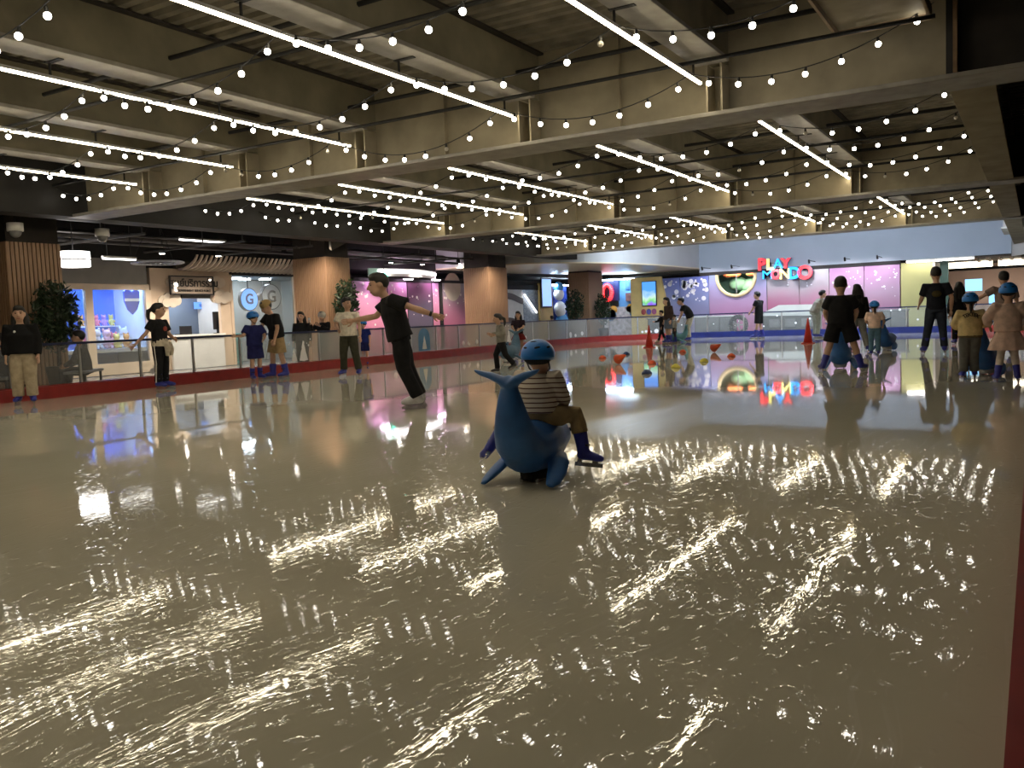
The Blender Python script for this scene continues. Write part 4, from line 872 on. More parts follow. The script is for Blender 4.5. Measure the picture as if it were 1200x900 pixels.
# ================================================================== PEOPLE
def heading(p, rel): return math.atan2(-p[0], p[1]) + math.radians(rel)   # rel 0 = facing away, 90 = facing image left, 180 = facing the viewer
DEF = dict(pel=(0, 0, .52), wst=(0, .0, .61), chest=(0, .004, .70), neck=(0, -.004, .815), head=(0, .012, .925),
           shL=(-.106, -.004, .788), elL=(-.142, -.015, .63), wrL=(-.150, .03, .485),
           hipL=(-.052, 0, .505), knL=(-.062, .012, .285), anL=(-.066, -.008, .055))
for k in ('sh', 'el', 'wr', 'hip', 'kn', 'an'): DEF[k+'R'] = (-DEF[k+'L'][0],) + DEF[k+'L'][1:]
DEF['ftL'] = (-.18, 1, 0); DEF['ftR'] = (.18, 1, 0)
def person(label, loc, yaw, H, pose=None, top='tee', topc=(.012, .012, .014), bot='pants', botc=(.012, .012, .014), hair='short', helmet=False,
           skates=True, kid=1.24, lean=(0, 0), build=1.0, vox=.017, look=(0, 0), hairc=None, extra=None, skin=None, loose=1.0, bootc=None, topmat=None, group=None, plen=.98, shaft=.155):
    J = {k: Vector(v) for k, v in DEF.items()}
    for k, v in (pose or {}).items(): J[k] = Vector(v)
    feet = {k: J.pop(k) for k in ('ftL', 'ftR')}
    R = Matrix.Rotation(-math.radians(lean[0]), 3, 'X') @ Matrix.Rotation(math.radians(lean[1]), 3, 'Y')
    bk = max(H, 1.2)/1.7*(1.22 if H > 1.4 else 1.16); lift = (.124 if skates else .072)*bk - .055*H - (0 if skates else .02)
    for k in J: J[k] = R @ (J[k]*H) + Vector((0, 0, lift))
    up = (J['neck']-J['pel']).normalized()
    t = thing('person', label, 'person', loc, yaw, group); h = H*build
    skin = skin or skin_m
    SX = (J['shR']-J['shL']).normalized(); HX = (J['hipR']-J['hipL']).normalized()
    fw = up.cross(SX)*-1; fw = fw if fw.y > 0 else -fw
    # head frame: look = (turn deg left, nod deg down)
    hq = Matrix.Rotation(math.radians(look[0]), 3, 'Z') @ Matrix.Rotation(-math.radians(look[1]), 3, 'X')
    hs = H*kid; hc = J['head']
    def HD(x, y, z): return hc + hq @ Vector((x*hs, y*hs, z*hs))
    # ---- body: one continuous skin
    bm = bmesh.new()
    loft(bm, [J['pel']-up*.035*H, J['pel'], J['wst'], J['chest'], J['chest'].lerp(J['neck'], .7), J['neck']+up*.002*H], [(.075*h, .055*h), (.088*h, .064*h), (.076*h, .054*h), (.090*h, .062*h), (.088*h, .048*h), (.035*h, .034*h)], SX, 16)
    loft(bm, [J['neck']-up*.02*H, J['neck'].lerp(hc, .35), hc-up*.01*H], [.036*h, .031*h, .034*h], SX, 12)
    ellipsoid(bm, HD(0, -.006, .012), (.046*hs, .057*hs, .058*hs), hq); ellipsoid(bm, HD(0, .012, -.022), (.038*hs, .044*hs, .046*hs), hq)   # skull, jaw
    loft(bm, [HD(0, .050, .012), HD(0, .060, -.004), HD(0, .066, -.013), HD(0, .050, -.020)], [.006*hs, .008*hs, .010*hs, .007*hs], Vector((1, 0, 0)), 8)                                      # nose
    for q in (-1, 1): ellipsoid(bm, HD(q*.047, -.004, -.002), (.007*hs, .014*hs, .018*hs), hq, 8, 6)
    hands = []
    for sd, q in (('L', -1), ('R', 1)):
        sh, el, wr = J['sh'+sd], J['el'+sd], J['wr'+sd]
        loft(bm, [sh.lerp(J['chest'], .25), sh, sh.lerp(el, .5), el, el.lerp(wr, .35), wr], [.034*h, .036*h, .030*h, .0245*h, .0255*h, .0165*h], Vector((0, 1, .1)), 10)
        d = (wr-el).normalized(); n_ = frame_axes(d, Vector((q, .4, 0)))[0]; wd = d.cross(n_); pc = wr+d*.028*H
        ellipsoid(bm, pc, (.012*h, .024*h, .034*h), Matrix((n_, wd, d)).transposed(), 8, 6)
        hands.append((wr, d, n_, wd, q))
        hp, kn, an = J['hip'+sd], J['kn'+sd], J['an'+sd]
        loft(bm, [hp.lerp(J['pel'], .2)+(hp-kn).normalized()*.03*H, hp, hp.lerp(kn, .45), kn, kn.lerp(an, .3), kn.lerp(an, .75), an-(kn-an).normalized()*.0], [.05*h, .056*h, .047*h, .033*h, .034*h, .024*h, .022*h], HX, 12)
    me = remesh(bm, 'body', min(vox, .016), 5)
    bm = bmesh.new(); bm.from_mesh(me); bpy.data.meshes.remove(me)
    for wr, d, n_, wd, q in hands:                                   # five bent fingers per hand
        for k in range(4):
            o = wr + d*.050*H + wd*((k-1.5)*.0115*h); L_ = (.038, .044, .041, .032)[k]*H; cu = n_*(-.35)
            loft(bm, [o-d*.01*H, o+d*L_*.45, o+(d+cu*.6).normalized()*L_*.75+d*L_*.0, o+(d*.85+cu).normalized()*L_], [.0062*h, .0058*h, .0052*h, .004*h], n_, 6)
        o = wr+d*.018*H+wd*.02*h*(1 if wd.z*0+wd.y > -2 else 1); dd = (d*.75+wd*.65-n_*.25).normalized()
        loft(bm, [o-dd*.006*H, o+dd*.018*H, o+(dd+d*.5).normalized()*.036*H], [.0078*h, .0072*h, .005*h], n_, 6)
    me = bm_mesh(bm, 'body', True); link('body', me, skin, t)
    for q in (-1, 1):
        bm = bmesh.new(); ellipsoid(bm, HD(q*.019, .0475, .006), (.0075*hs, .0045*hs, .0042*hs), hq, 8, 6); link('eye', bm_mesh(bm, 'eye', True), eye_m, t)
        bm = bmesh.new(); loft(bm, [HD(q*.010, .051, .017), HD(q*.030, .046, .018)], [.0025*hs, .002*hs], n=6); link('eyebrow', bm_mesh(bm, 'eyebrow'), hair_m, t)
    bm = bmesh.new(); ellipsoid(bm, HD(0, .050, -.036), (.015*hs, .006*hs, .0055*hs), hq, 8, 6); link('mouth', bm_mesh(bm, 'mouth', True), lip_m, t)
    # ---- hair
    hm = M('hair_%s' % str(hairc), hairc, .6, .3, 30, 0, .5) if hairc else hair_m
    bm = bmesh.new(); ellipsoid(bm, HD(0, -.014, .020), (.051*hs, .058*hs, .057*hs), hq); ellipsoid(bm, HD(0, .006, .048), (.044*hs, .048*hs, .030*hs), hq)
    if hair in ('long', 'pony', 'bob'):
        ln = {'long': .20, 'pony': .0, 'bob': .09}[hair]*H
        for q in (-1, 0, 1): 
            if ln: loft(bm, [HD(q*.035, -.030, .0), HD(q*.042, -.034, -.05), HD(q*.045, -.036, -.05)-Vector((0, .012*H, ln*.6)), HD(q*.04, -.04, -.05)-Vector((0, .016*H, ln))], [.030*hs, .032*hs, .030*hs, .014*hs], n=8)
    if hair == 'pony': loft(bm, [HD(0, -.06, .02), HD(0, -.095, .0), HD(0, -.10, -.06), HD(0, -.085, -.13)], [.014*hs, .022*hs, .02*hs, .006*hs], n=8)
    if hair == 'bun': ellipsoid(bm, HD(0, -.05, .07), .026*hs, None, 10, 7)
    if hair != 'none': link('hair', remesh(bm, 'hair', .011*max(.7, hs), 2), hm, t)
    # ---- clothes
    g = loose
    tm = topmat or (cloth('%d_%d_%d' % tuple(int(c*999) for c in topc), topc))
    bmt = cloth('b%d_%d_%d' % tuple(int(c*999) for c in botc), botc)
    bm = bmesh.new()
    hem = {'dress': .0, 'jacket': -.015, 'hoodie': -.03, 'tee': -.02, 'sweater': -.01}.get(top, -.02)*H
    loft(bm, [J['pel']+up*hem, J['pel']+up*(.02*H), J['wst'], J['chest'], J['chest'].lerp(J['neck'], .55), J['chest'].lerp(J['neck'], .86), J['neck']+up*.004*H],
         [(.104*h*g, .080*h*g), (.103*h*g, .078*h*g), (.098*h*g, .074*h*g), (.103*h*g, .076*h*g), (.099*h, .068*h), (.066*h, .050*h), (.042*h, .040*h)], SX, 18)
    sl = {'tee': .62, 'dress': .95, 'none': .1}.get(top, 1.0)
    for sd in 'LR':
        sh, el, wr = J['sh'+sd], J['el'+sd], J['wr'+sd]; c0 = sh.lerp(J['chest'], .25)+up*.008*H
        if sl < .7: loft(bm, [c0, sh, sh.lerp(el, sl), sh.lerp(el, sl+.12)], [.046*h, .049*h, .046*h*g, .047*h*g], Vector((0, 1, .1)), 12)
        else: loft(bm, [c0, sh, sh.lerp(el, .55), el, el.lerp(wr, .5), el.lerp(wr, .93)], [.044*h, .047*h*g, .041*h*g, .037*h*g, .035*h*g, .026*h*g], Vector((0, 1, .1)), 12)
    if top == 'hoodie': ellipsoid(bm, J['neck']-fw*.045*H+up*.0*H, (.055*h, .035*h, .04*h))
    topo = link({'tee': 't_shirt', 'sweater': 'sweater', 'jacket': 'jacket', 'hoodie': 'hoodie', 'dress': 'dress_bodice'}.get(top, 'top'), remesh(bm, 'top', vox*.8, 3), tm, t)
    bm = bmesh.new()
    if bot in ('skirt', 'dress'):
        zb = {'skirt': .14, 'dress': .20}[bot]*H; n = 28; rings = []
        for fz, r0 in ((.05, .085), (0., .10), (-.5, .135), (-1, .165)):
            ring = []
            for k in range(n):
                an = 2*PI*k/n; rr = (r0+(.014*math.sin(an*9) if fz < -.2 else 0))*H*build; ring.append(bm.verts.new(J['pel']+Vector((rr*math.cos(an), rr*.8*math.sin(an), fz*zb))))
            rings.append(ring)
        for A_, B_ in zip(rings, rings[1:]):
            for k in range(n): bm.faces.new((A_[k], A_[(k+1) % n], B_[(k+1) % n], B_[k]))
        me = bm_mesh(bm, 'skirt', True); link('skirt', me, bmt if bot == 'skirt' else tm, t)
        if bot == 'dress' or True:
            bm = bmesh.new()
            for sd in 'LR':
                hp, kn, an = J['hip'+sd], J['kn'+sd], J['an'+sd]; loft(bm, [hp, hp.lerp(kn, .45), kn, kn.lerp(an, .35), an], [.058*h, .05*h, .036*h, .036*h, .026*h], HX, 12)
            link('leggings', remesh(bm, 'leggings', vox*.8, 3), cloth('legging_%d' % int((botc if bot == 'dress' else (.3, .2, .15))[0]*999), botc if bot == 'dress' else (.30, .18, .12)), t)
    else:
        loft(bm, [J['pel']-up*.05*H, J['pel'], J['pel']+up*.055*H], [(.094*h, .074*h), (.100*h, .077*h), (.092*h, .070*h)], HX, 16)
        for sd in 'LR':
            hp, kn, an = J['hip'+sd], J['kn'+sd], J['an'+sd]; top_ = hp.lerp(J['pel'], .2)+(hp-kn).normalized()*.03*H
            if bot == 'shorts': loft(bm, [top_, hp, hp.lerp(kn, .5), hp.lerp(kn, .92)], [.058*h, .064*h, .060*h*g, .062*h*g], HX, 14)
            else: loft(bm, [top_, hp, hp.lerp(kn, .5), kn, kn.lerp(an, plen*.5), kn.lerp(an, plen)], [.056*h, .063*h, .055*h*g, .045*h*g, .041*h*g, .042*h*g], HX, 14)
        link({'shorts': 'shorts'}.get(bot, 'trousers'), remesh(bm, 'bottom', vox*.8, 3), bmt, t)
    # ---- skates or shoes
    bmat = M('boot_%s' % str(bootc), bootc, .5, .2, 10) if bootc else boot_m
    for sd in 'LR':
        kn, an = J['kn'+sd], J['an'+sd]; d = Vector(feet['ft'+sd]); d.normalize(); sh_ = (kn-an).normalized(); k_ = bk
        dn = -sh_ - d*(-sh_).dot(d); dn.normalize()
        bm = bmesh.new()
        if skates: loft(bm, [an+sh_*shaft*k_, an+sh_*.07*k_, an+dn*.02*k_], [(.056*k_, .066*k_), (.050*k_, .058*k_), (.048*k_, .054*k_)], d.cross(dn), 12)
        loft(bm, [an-d*.055*k_+dn*.03*k_, an-d*.02*k_+dn*.025*k_, an+d*.05*k_+dn*.03*k_, an+d*.12*k_+dn*.042*k_, an+d*.175*k_+dn*.05*k_], [(.030*k_, .035*k_), (.042*k_, .046*k_), (.044*k_, .042*k_), (.046*k_, .034*k_), (.028*k_, .022*k_)], d.cross(dn), 12)
        bt = link('skate_boot' if skates else 'shoe', remesh(bm, 'boot', .010, 2), bmat, t)
        if skates:
            bm = bmesh.new(); a_ = an+dn*(.062*k_); sd_ = d.cross(dn); e = Vector((0, 0, 0))
            def bx8(p, q, w_, h_):
                vs8 = [bm.verts.new(x) for x in (p-sd_*w_, p+sd_*w_, p+sd_*w_+dn*h_, p-sd_*w_+dn*h_, q-sd_*w_, q+sd_*w_, q+sd_*w_+dn*h_, q-sd_*w_+dn*h_)]
                for f in ((0, 1, 2, 3), (7, 6, 5, 4), (0, 4, 5, 1), (1, 5, 6, 2), (2, 6, 7, 3), (3, 7, 4, 0)): bm.faces.new([vs8[i] for i in f])
            bx8(a_-d*.07*k_+dn*.028*k_, a_+d*.17*k_+dn*.028*k_, .004, .034*k_); bx8(a_-d*.05*k_, a_-d*.01*k_, .014*k_, .03*k_); bx8(a_+d*.08*k_, a_+d*.13*k_, .014*k_, .03*k_)
            link('blade', bm_mesh(bm, 'blade'), blade_m, bt)
            bm = bmesh.new(); bx8(an+sh_*.07*k_+d*.035*k_, an+sh_*.07*k_+d*.058*k_, .046*k_, .018*k_); link('buckle', bm_mesh(bm, 'buckle'), M('dark_buckle', (.02, .02, .04), .4, .1, 4), bt)
    # ---- helmet
    if helmet:
        bm = bmesh.new(); n, m_ = 24, 8; rings = []
        for i in range(m_+1):
            el_ = -.30 + (PI/2+.30)*i/m_
            ring = [bm.verts.new(HD(.068*math.cos(el_)*math.cos(a), -.012+.080*math.cos(el_)*math.sin(a), .022+.066*math.sin(el_)+(.012 if el_ < 0 and math.sin(a) > .3 else 0))) for a in (2*PI*k/n for k in range(n))]
            rings.append(ring)
        for A_, B_ in zip(rings, rings[1:]):
            for k in range(n): bm.faces.new((A_[k], A_[(k+1) % n], B_[(k+1) % n], B_[k]))
        bmesh.ops.remove_doubles(bm, verts=bm.verts, dist=1e-4)
        hl = link('helmet', bm_mesh(bm, 'helmet', True), helmet_m, t)
        md = hl.modifiers.new('thick', 'SOLIDIFY'); md.thickness = .012*hs; md.offset = 0
        for a, el_ in ((-PI/2-.42, .45), (-PI/2+.42, .45), (-PI/2, .95), (-PI/2-1.25, .5), (-PI/2+1.25, .5), (PI/2-.5, .6), (PI/2+.5, .6)):
            c = HD(.068*math.cos(el_)*math.cos(a), -.012+.080*math.cos(el_)*math.sin(a), .022+.066*math.sin(el_)); nrm = (hq @ Vector((math.cos(el_)*math.cos(a), math.cos(el_)*math.sin(a), math.sin(el_)))).normalized()
            hz = frame_axes(nrm, Vector((-math.sin(a), math.cos(a), .25 if math.cos(a) > 0 else -.25)))
            bm = bmesh.new(); ellipsoid(bm, c, (.019*hs, .0075*hs, .0075*hs), Matrix((hz[0], hz[1], nrm)).transposed(), 8, 6); link('vent', bm_mesh(bm, 'vent', True), padding_m, hl)
        bm = bmesh.new(); ellipsoid(bm, HD(0, -.016, .008), (.060*hs, .070*hs, .034*hs), hq, 16, 8); link('padding', bm_mesh(bm, 'padding', True), padding_m, hl)
        for q in (-1, 1):
            bm = bmesh.new(); loft(bm, [HD(q*.054, -.02, .0), HD(q*.050, .004, -.035), HD(q*.02, .02, -.068), HD(0, .024, -.072)], [.004*hs]*4, n=6); link('chin_strap', bm_mesh(bm, 'chin_strap'), padding_m, hl)
    if extra: extra(t, J, H, HD, hs, hq, up, fw)
    return t
def foot_h(foot, top): p = atz(*foot); return p, (foot[1]-top)*depth(p)/FPX
def P_(label, foot, ytop, rel, lift=.06, **kw):
    p, h = foot_h(foot, ytop); return person(label, (p.x, p.y, 0), heading(p, rel), max(.7, h-lift), **kw)

# ---- 1. child riding the dolphin in the middle of the ice
p = atz(625, 563); yw = heading(p, -22)
dolphin('large blue dolphin ridden by the child in the middle of the ice', (p.x, p.y, 0), heading(p, -23), .95, base=padding_m)  # base coloured black to paint in the shaded gap under the body
sweater = stripe_mat('striped_sweater', (.62, .55, .47), (.10, .045, .04), .0335, .26, .735)
H1 = 1.12; off = Matrix.Rotation(yw, 3, 'Z') @ Vector((.005, .13, 0))
person('child in blue helmet and striped sweater sitting on the blue dolphin', (p.x+off.x, p.y+off.y, 0), yw, H1,
       dict(pel=(.0, 0, .385), wst=(0, .0, .455), chest=(.003, .0, .525), neck=(.006, .004, .615), head=(.01, .02, .70), shL=(-.102, .0, .60), shR=(.112, .0, .60), elL=(-.150, .05, .49), wrL=(-.10, .17, .43), elR=(.158, .02, .48), wrR=(.13, .14, .42),
            hipL=(-.06, .0, .355), knL=(-.245, .10, .335), anL=(-.36, .04, .14), hipR=(.06, 0, .355), knR=(.225, .07, .355), anR=(.275, .05, .125), ftL=(-.55, .55, -.35), ftR=(.97, .1, -.08)),
       top='sweater', topmat=sweater, bot='pants', botc=(.27, .20, .105), hair='short', helmet=True, kid=1.42, build=1.08, vox=.010, loose=1.16, look=(-4, 4), plen=.5, shaft=.19)

# ---- 2. man leaning forward
def watch(t, J, H, HD, hs, hq, up, fw):
    bm = bmesh.new(); el, wr = J['elL'], J['wrL']; c = el.lerp(wr, .9); d = (wr-el).normalized(); loft(bm, [c-d*.016, c+d*.016], [.034, .034], Vector((0, 1, .1)), 14); link('wristwatch', bm_mesh(bm, 'wristwatch'), blackgloss, t)
P_('young man in black leaning far forward with one arm held back', (489, 479), 318, 92, lift=.03, lean=(11.5, 0), skates=True, bootc=(.55, .55, .58), vox=.013,
   pose=dict(elL=(-.150, -.13, .70), wrL=(-.155, -.265, .615), elR=(.125, .13, .70), wrR=(.11, .30, .71), neck=(0, .03, .815), head=(0, .06, .915), knL=(-.04, .03, .285), anL=(-.045, -.02, .055), knR=(.04, .0, .285), anR=(.045, -.04, .055), ftL=(0, 1, 0), ftR=(0, 1, 0)), look=(10, 8), extra=watch, loose=1.24)
# ---- 3. woman standing at the left edge
def chestmark(t, J, H, HD, hs, hq, up, fw):
    c = J['chest'].lerp(J['neck'], .35)+fw*.085*H+Vector((.045*H, 0, 0)); bm = bmesh.new(); ellipsoid(bm, c, (.012*H, .004*H, .014*H), None, 8, 6); link('chest_badge', bm_mesh(bm, 'chest_badge', True), white, t)
P_('woman in black jacket and beige trousers standing by the left barrier', (31, 474), 359, 172, lift=.07, top='jacket', topc=(.006, .006, .007), bot='pants', botc=(.42, .35, .25), hair='long', loose=1.32, build=1.08, extra=chestmark)
# ---- 4. woman holding the rail, white jacket round her waist
def waistjacket(t, J, H, HD, hs, hq, up, fw):
    bm = bmesh.new(); loft(bm, [J['pel']-up*.03*H, J['pel']+up*.03*H, J['wst']], [(.118*H, .095*H), (.115*H, .09*H), (.104*H, .08*H)], Vector((1, 0, 0)), 16)
    for q in (0, 1): loft(bm, [J['pel']+Vector((-.05*H+q*.06*H, .09*H, .02*H)), J['pel']+Vector((-.06*H+q*.08*H, .115*H, -.07*H)), J['pel']+Vector((-.055*H+q*.08*H, .11*H, -.15*H))], [.028*H, .034*H, .022*H], n=8)
    link('tied_jacket', remesh(bm, 'tied_jacket', .014, 3), cloth('cream_jacket', (.50, .44, .35)), t)
    for q in (-1, 1):
        an, kn, hp = (J[k+('L' if q < 0 else 'R')] for k in ('an', 'kn', 'hip')); bm = bmesh.new(); loft(bm, [hp+Vector((q*.064*H, 0, 0)), kn+Vector((q*.05*H, 0, 0)), an+Vector((q*.046*H, 0, 0))], [.007*H]*3, n=6); link('side_stripe', bm_mesh(bm, 'side_stripe'), white, t)
def waist_print(t, J, H, HD, hs, hq, up, fw):
    waistjacket(t, J, H, HD, hs, hq, up, fw); c = J['chest']+fw*.083*H; bm = bmesh.new(); ellipsoid(bm, c, (.04*H, .006*H, .03*H), None, 10, 6); link('chest_print', bm_mesh(bm, 'chest_print', True), M('red_print', (.35, .05, .03), .6, .4, 20), t)
pw, hw_ = foot_h((191, 456), 356)
person('woman in black leaning on the rail with cream jacket tied at her waist', (pw.x, pw.y, 0), heading(pw, 235), hw_-.07, dict(elR=(.165, -.06, .655), wrR=(.24, -.16, .53), elL=(-.15, .03, .63), wrL=(-.10, .13, .58)), top='tee', hair='pony', loose=1.12, look=(28, 0), extra=waist_print)
ph = atx(206, 385, -15.3)
# ---- 5. boy in navy jersey and helmet
P_('boy in blue helmet and navy sports kit beside the man in cap', (301, 446), 366, -150, lift=.07, top='tee', topc=(.018, .022, .11), bot='shorts', botc=(.018, .020, .10), helmet=True, hair='short', kid=1.18, build=1.05, pose=dict(elR=(.19, .02, .66), wrR=(.33, .06, .66), elL=(-.15, .06, .64), wrL=(-.08, .14, .60)), loose=1.2, look=(20, 0))
# ---- 6. man with cap
def cap(t, J, H, HD, hs, hq, up, fw):
    bm = bmesh.new(); ellipsoid(bm, HD(0, -.006, .034), (.056*hs, .064*hs, .046*hs), hq); loft(bm, [HD(0, -.07, .02), HD(0, -.10, .012)], [(.04*hs, .004*hs), (.03*hs, .003*hs)], n=10); link('cap', remesh(bm, 'cap', .011, 2), cloth('tan_cap', (.36, .25, .11)), t)
P_('man in tan cap, black shirt and khaki shorts bending to the boy', (327, 444), 350, 115, lift=.07, top='tee', bot='shorts', botc=(.38, .27, .14), pose=dict(neck=(0, .055, .805), head=(0, .115, .895), chest=(0, .03, .70), shL=(-.108, .045, .785), shR=(.108, .045, .785), elL=(-.145, .05, .62), wrL=(-.13, .09, .48), elR=(.13, .14, .65), wrR=(.08, .26, .60), knL=(-.06, -.02, .285), anL=(-.06, -.075, .055), knR=(.06, .04, .285), anR=(.06, .05, .055)), extra=cap, look=(0, 28), loose=1.15, build=1.08)
# ---- 7/8. spectators behind the rail
def at_rail(px, ztop_py, X): 
    q = atx(px, ztop_py, X); return q
q = atx(352, 364, -17.0); person('dark haired spectator in black behind the rail next to the man in cap', (q.x, q.y, 0), heading(q, 165), q.z-.02, skates=False, hair='bob', top='hoodie', bot='pants')
q = atx(363, 368, -17.2); person('spectator in green top behind the rail', (q.x-.3, q.y, 0), heading(q, 150), q.z-.06, skates=False, hair='short', top='sweater', topc=(.03, .07, .03), bot='pants')
def phone(t, J, H, HD, hs, hq, up, fw):
    c = J['wrR']+Vector((0, .03, .09)); bm = bmesh.new(); add_box(bm, (c.x-.04, c.y-.006, c.z-.08), (c.x+.04, c.y+.006, c.z+.08), .006); link('phone', bm_mesh(bm, 'phone'), white, t)
def whitecap(t, J, H, HD, hs, hq, up, fw):
    bm = bmesh.new(); ellipsoid(bm, HD(0, -.004, .022), (.058*hs, .066*hs, .062*hs), hq); link('knit_cap', remesh(bm, 'knit_cap', .011, 2), cloth('white_cap', (.5, .46, .42)), t); phone(t, J, H, HD, hs, hq, up, fw)
q = atx(371, 364, -17.0); person('spectator in white cap and black coat holding up a phone', (q.x+.05, q.y+.15, 0), heading(q, 150), q.z-.03, dict(elR=(.16, .10, .68), wrR=(.13, .22, .80), elL=(-.16, .08, .68), wrL=(-.06, .2, .76)), skates=False, hair='short', top='jacket', bot='pants', extra=whitecap, build=1.12)
# ---- 9. man in white shirt
P_('man in white t-shirt and olive trousers skating along the barrier', (411, 441), 349, 160, lift=.07, top='tee', topc=(.76, .70, .60), bot='pants', botc=(.055, .055, .038), pose=dict(elL=(-.15, -.02, .64), wrL=(-.17, .03, .50), elR=(.15, .05, .65), wrR=(.09, .14, .60), knL=(-.09, .03, .285), anL=(-.12, .0, .055), knR=(.07, .03, .285), anR=(.08, .02, .055)), loose=1.12, look=(60, 0), build=1.05)
# ---- 10. child in blue behind him
p = atz(428, 428); person('child in blue helmet and blue clothes half hidden behind the white shirt man', (p.x, p.y, 0), heading(p, 160), 1.18, top='tee', topc=(.015, .025, .16), bot='shorts', botc=(.015, .02, .10), helmet=True, kid=1.22, loose=1.15)
# ---- 11. running girl in grey
P_('girl in grey sweater and black trousers striding to the left', (589, 438), 367, 92, lift=.05, top='sweater', topc=(.26, .25, .22), hair='pony', pose=dict(neck=(0, .03, .81), head=(0, .05, .915), elL=(-.14, -.05, .66), wrL=(-.11, .10, .64), elR=(.14, .04, .65), wrR=(.10, .16, .66), knL=(-.05, -.06, .30), anL=(-.05, -.20, .13), knR=(.05, .10, .30), anR=(.05, .08, .06), ftL=(0, 1, -.3), ftR=(0, 1, 0)), skates=True, bootc=(.03, .03, .035), build=1.02, loose=1.1)
# ---- 12. girl with long hair and red skirt pushing a grey blue dolphin
p = atz(609, 420); person('small girl with long dark hair and dark red skirt pushing a grey dolphin', (p.x, p.y, 0), heading(p, 165), 1.28, dict(elL=(-.13, .06, .66), wrL=(-.07, .16, .62), elR=(.13, .06, .66), wrR=(.07, .16, .62)), top='tee', topc=(.02, .012, .02), bot='skirt', botc=(.14, .012, .012), hair='long', kid=1.18)
p2 = atz(598, 424); dolphin('grey blue dolphin pushed by the girl in red skirt', (p2.x, p2.y, 0), heading(p2, 150), 1.0, M('grey_blue_plastic', (.05, .12, .20), .5, .2, 5, 0, .1))
# ---- 13-16. group by the yellow wall
def G(label, foot, h, rel, **kw): p = atz(*foot); return person(label, (p.x, p.y, 0), heading(p, rel), h, **kw)
G('child in black in front of the yellow wall group', (776, 402.5), 1.18, 100, top='jacket', bot='pants', kid=1.15, bootc=(.45, .40, .28), pose=dict(knL=(-.05, .06, .285), anL=(-.05, .12, .06), knR=(.05, -.03, .29), anR=(.05, -.12, .07), elR=(.13, .1, .66), wrR=(.1, .2, .66)))
G('woman with long hair and grey jacket skating with the children', (784, 403), 1.62, 120, top='sweater', topc=(.045, .03, .028), bot='shorts', botc=(.10, .13, .18), hair='long', pose=dict(neck=(0, .03, .81), head=(0, .05, .91)))
G('toddler in white leaning on a pale blue aid beside the woman', (791, 402), .98, 110, top='sweater', topc=(.5, .47, .42), bot='pants', botc=(.05, .05, .05), kid=1.3, hair='short')
G('man in black shirt and cream trousers bending forward in the group', (807, 400), 1.7, 95, top='tee', topc=(.014, .013, .013), bot='pants', botc=(.50, .46, .35), pose=dict(pel=(0, -.05, .51), wst=(0, -.02, .6), chest=(0, .04, .68), neck=(0, .10, .775), head=(0, .16, .865), shL=(-.108, .09, .76), shR=(.108, .09, .76), elL=(-.13, .14, .60), wrL=(-.10, .20, .47), elR=(.13, .14, .60), wrR=(.10, .20, .47), hipL=(-.05, -.05, .49), hipR=(.05, -.05, .49)), loose=1.2)
p2 = atz(793, 402); dolphin('pale cyan dolphin in the middle of the group by yellow wall', (p2.x, p2.y+.2, 0), heading(p2, 100), .8, M('pale_cyan_plastic', (.12, .32, .36), .5, .15, 5))
# ---- 17. man by the far barrier
G('man in black shirt and shorts skating in front of the round window', (890, 397), 1.72, 60, top='tee', bot='shorts', pose=dict(neck=(0, .02, .815), head=(0, .045, .92), elL=(-.14, .05, .65), wrL=(-.12, .14, .56), elR=(.14, .05, .65), wrR=(.12, .14, .56), anL=(-.06, .06, .055), anR=(.06, -.05, .055)), loose=1.1)
# ---- 18. person in pale clothes
G('person in pale grey suit bending beside the red cone', (957, 396.5), 1.7, -70, top='sweater', topc=(.36, .35, .32), bot='pants', botc=(.34, .36, .33), pose=dict(pel=(0, -.05, .51), chest=(0, .04, .69), wst=(0, 0, .6), neck=(0, .09, .785), head=(0, .14, .885), shL=(-.108, .08, .77), shR=(.108, .08, .77), elL=(-.14, .12, .62), wrL=(-.1, .2, .53), elR=(.14, .12, .62), wrR=(.1, .2, .53)), loose=1.25)
# ---- 19. boy in black straddling a dolphin
P_('boy in black t-shirt and shorts with legs apart behind a dolphin', (986, 436), 326, 0, lift=.07, kid=1.42, bot='shorts', top='tee', pose=dict(hipL=(-.065, 0, .505), knL=(-.115, .0, .285), anL=(-.185, -.03, .055), hipR=(.065, 0, .505), knR=(.13, .0, .285), anR=(.20, -.02, .055), elL=(-.165, .03, .63), wrL=(-.13, .12, .52), elR=(.165, .03, .63), wrR=(.13, .12, .52), ftL=(-.3, 1, 0), ftR=(.5, 1, 0)), build=1.16, loose=1.16, look=(0, 12))
p2 = atz(985, 433); dolphin('blue dolphin between the legs of the boy in black', (p2.x-.05, p2.y+.25, 0), heading(p2, 0), 1.0)
# ---- 20. person in black hood
G('long haired person in black hoodie and grey trousers behind the boy in black', (1005, 413), 1.55, 20, top='hoodie', topc=(.008, .008, .008), bot='pants', botc=(.20, .20, .19), hair='long', loose=1.15, pose=dict(anR=(.12, -.10, .055), knR=(.09, 0, .285)))
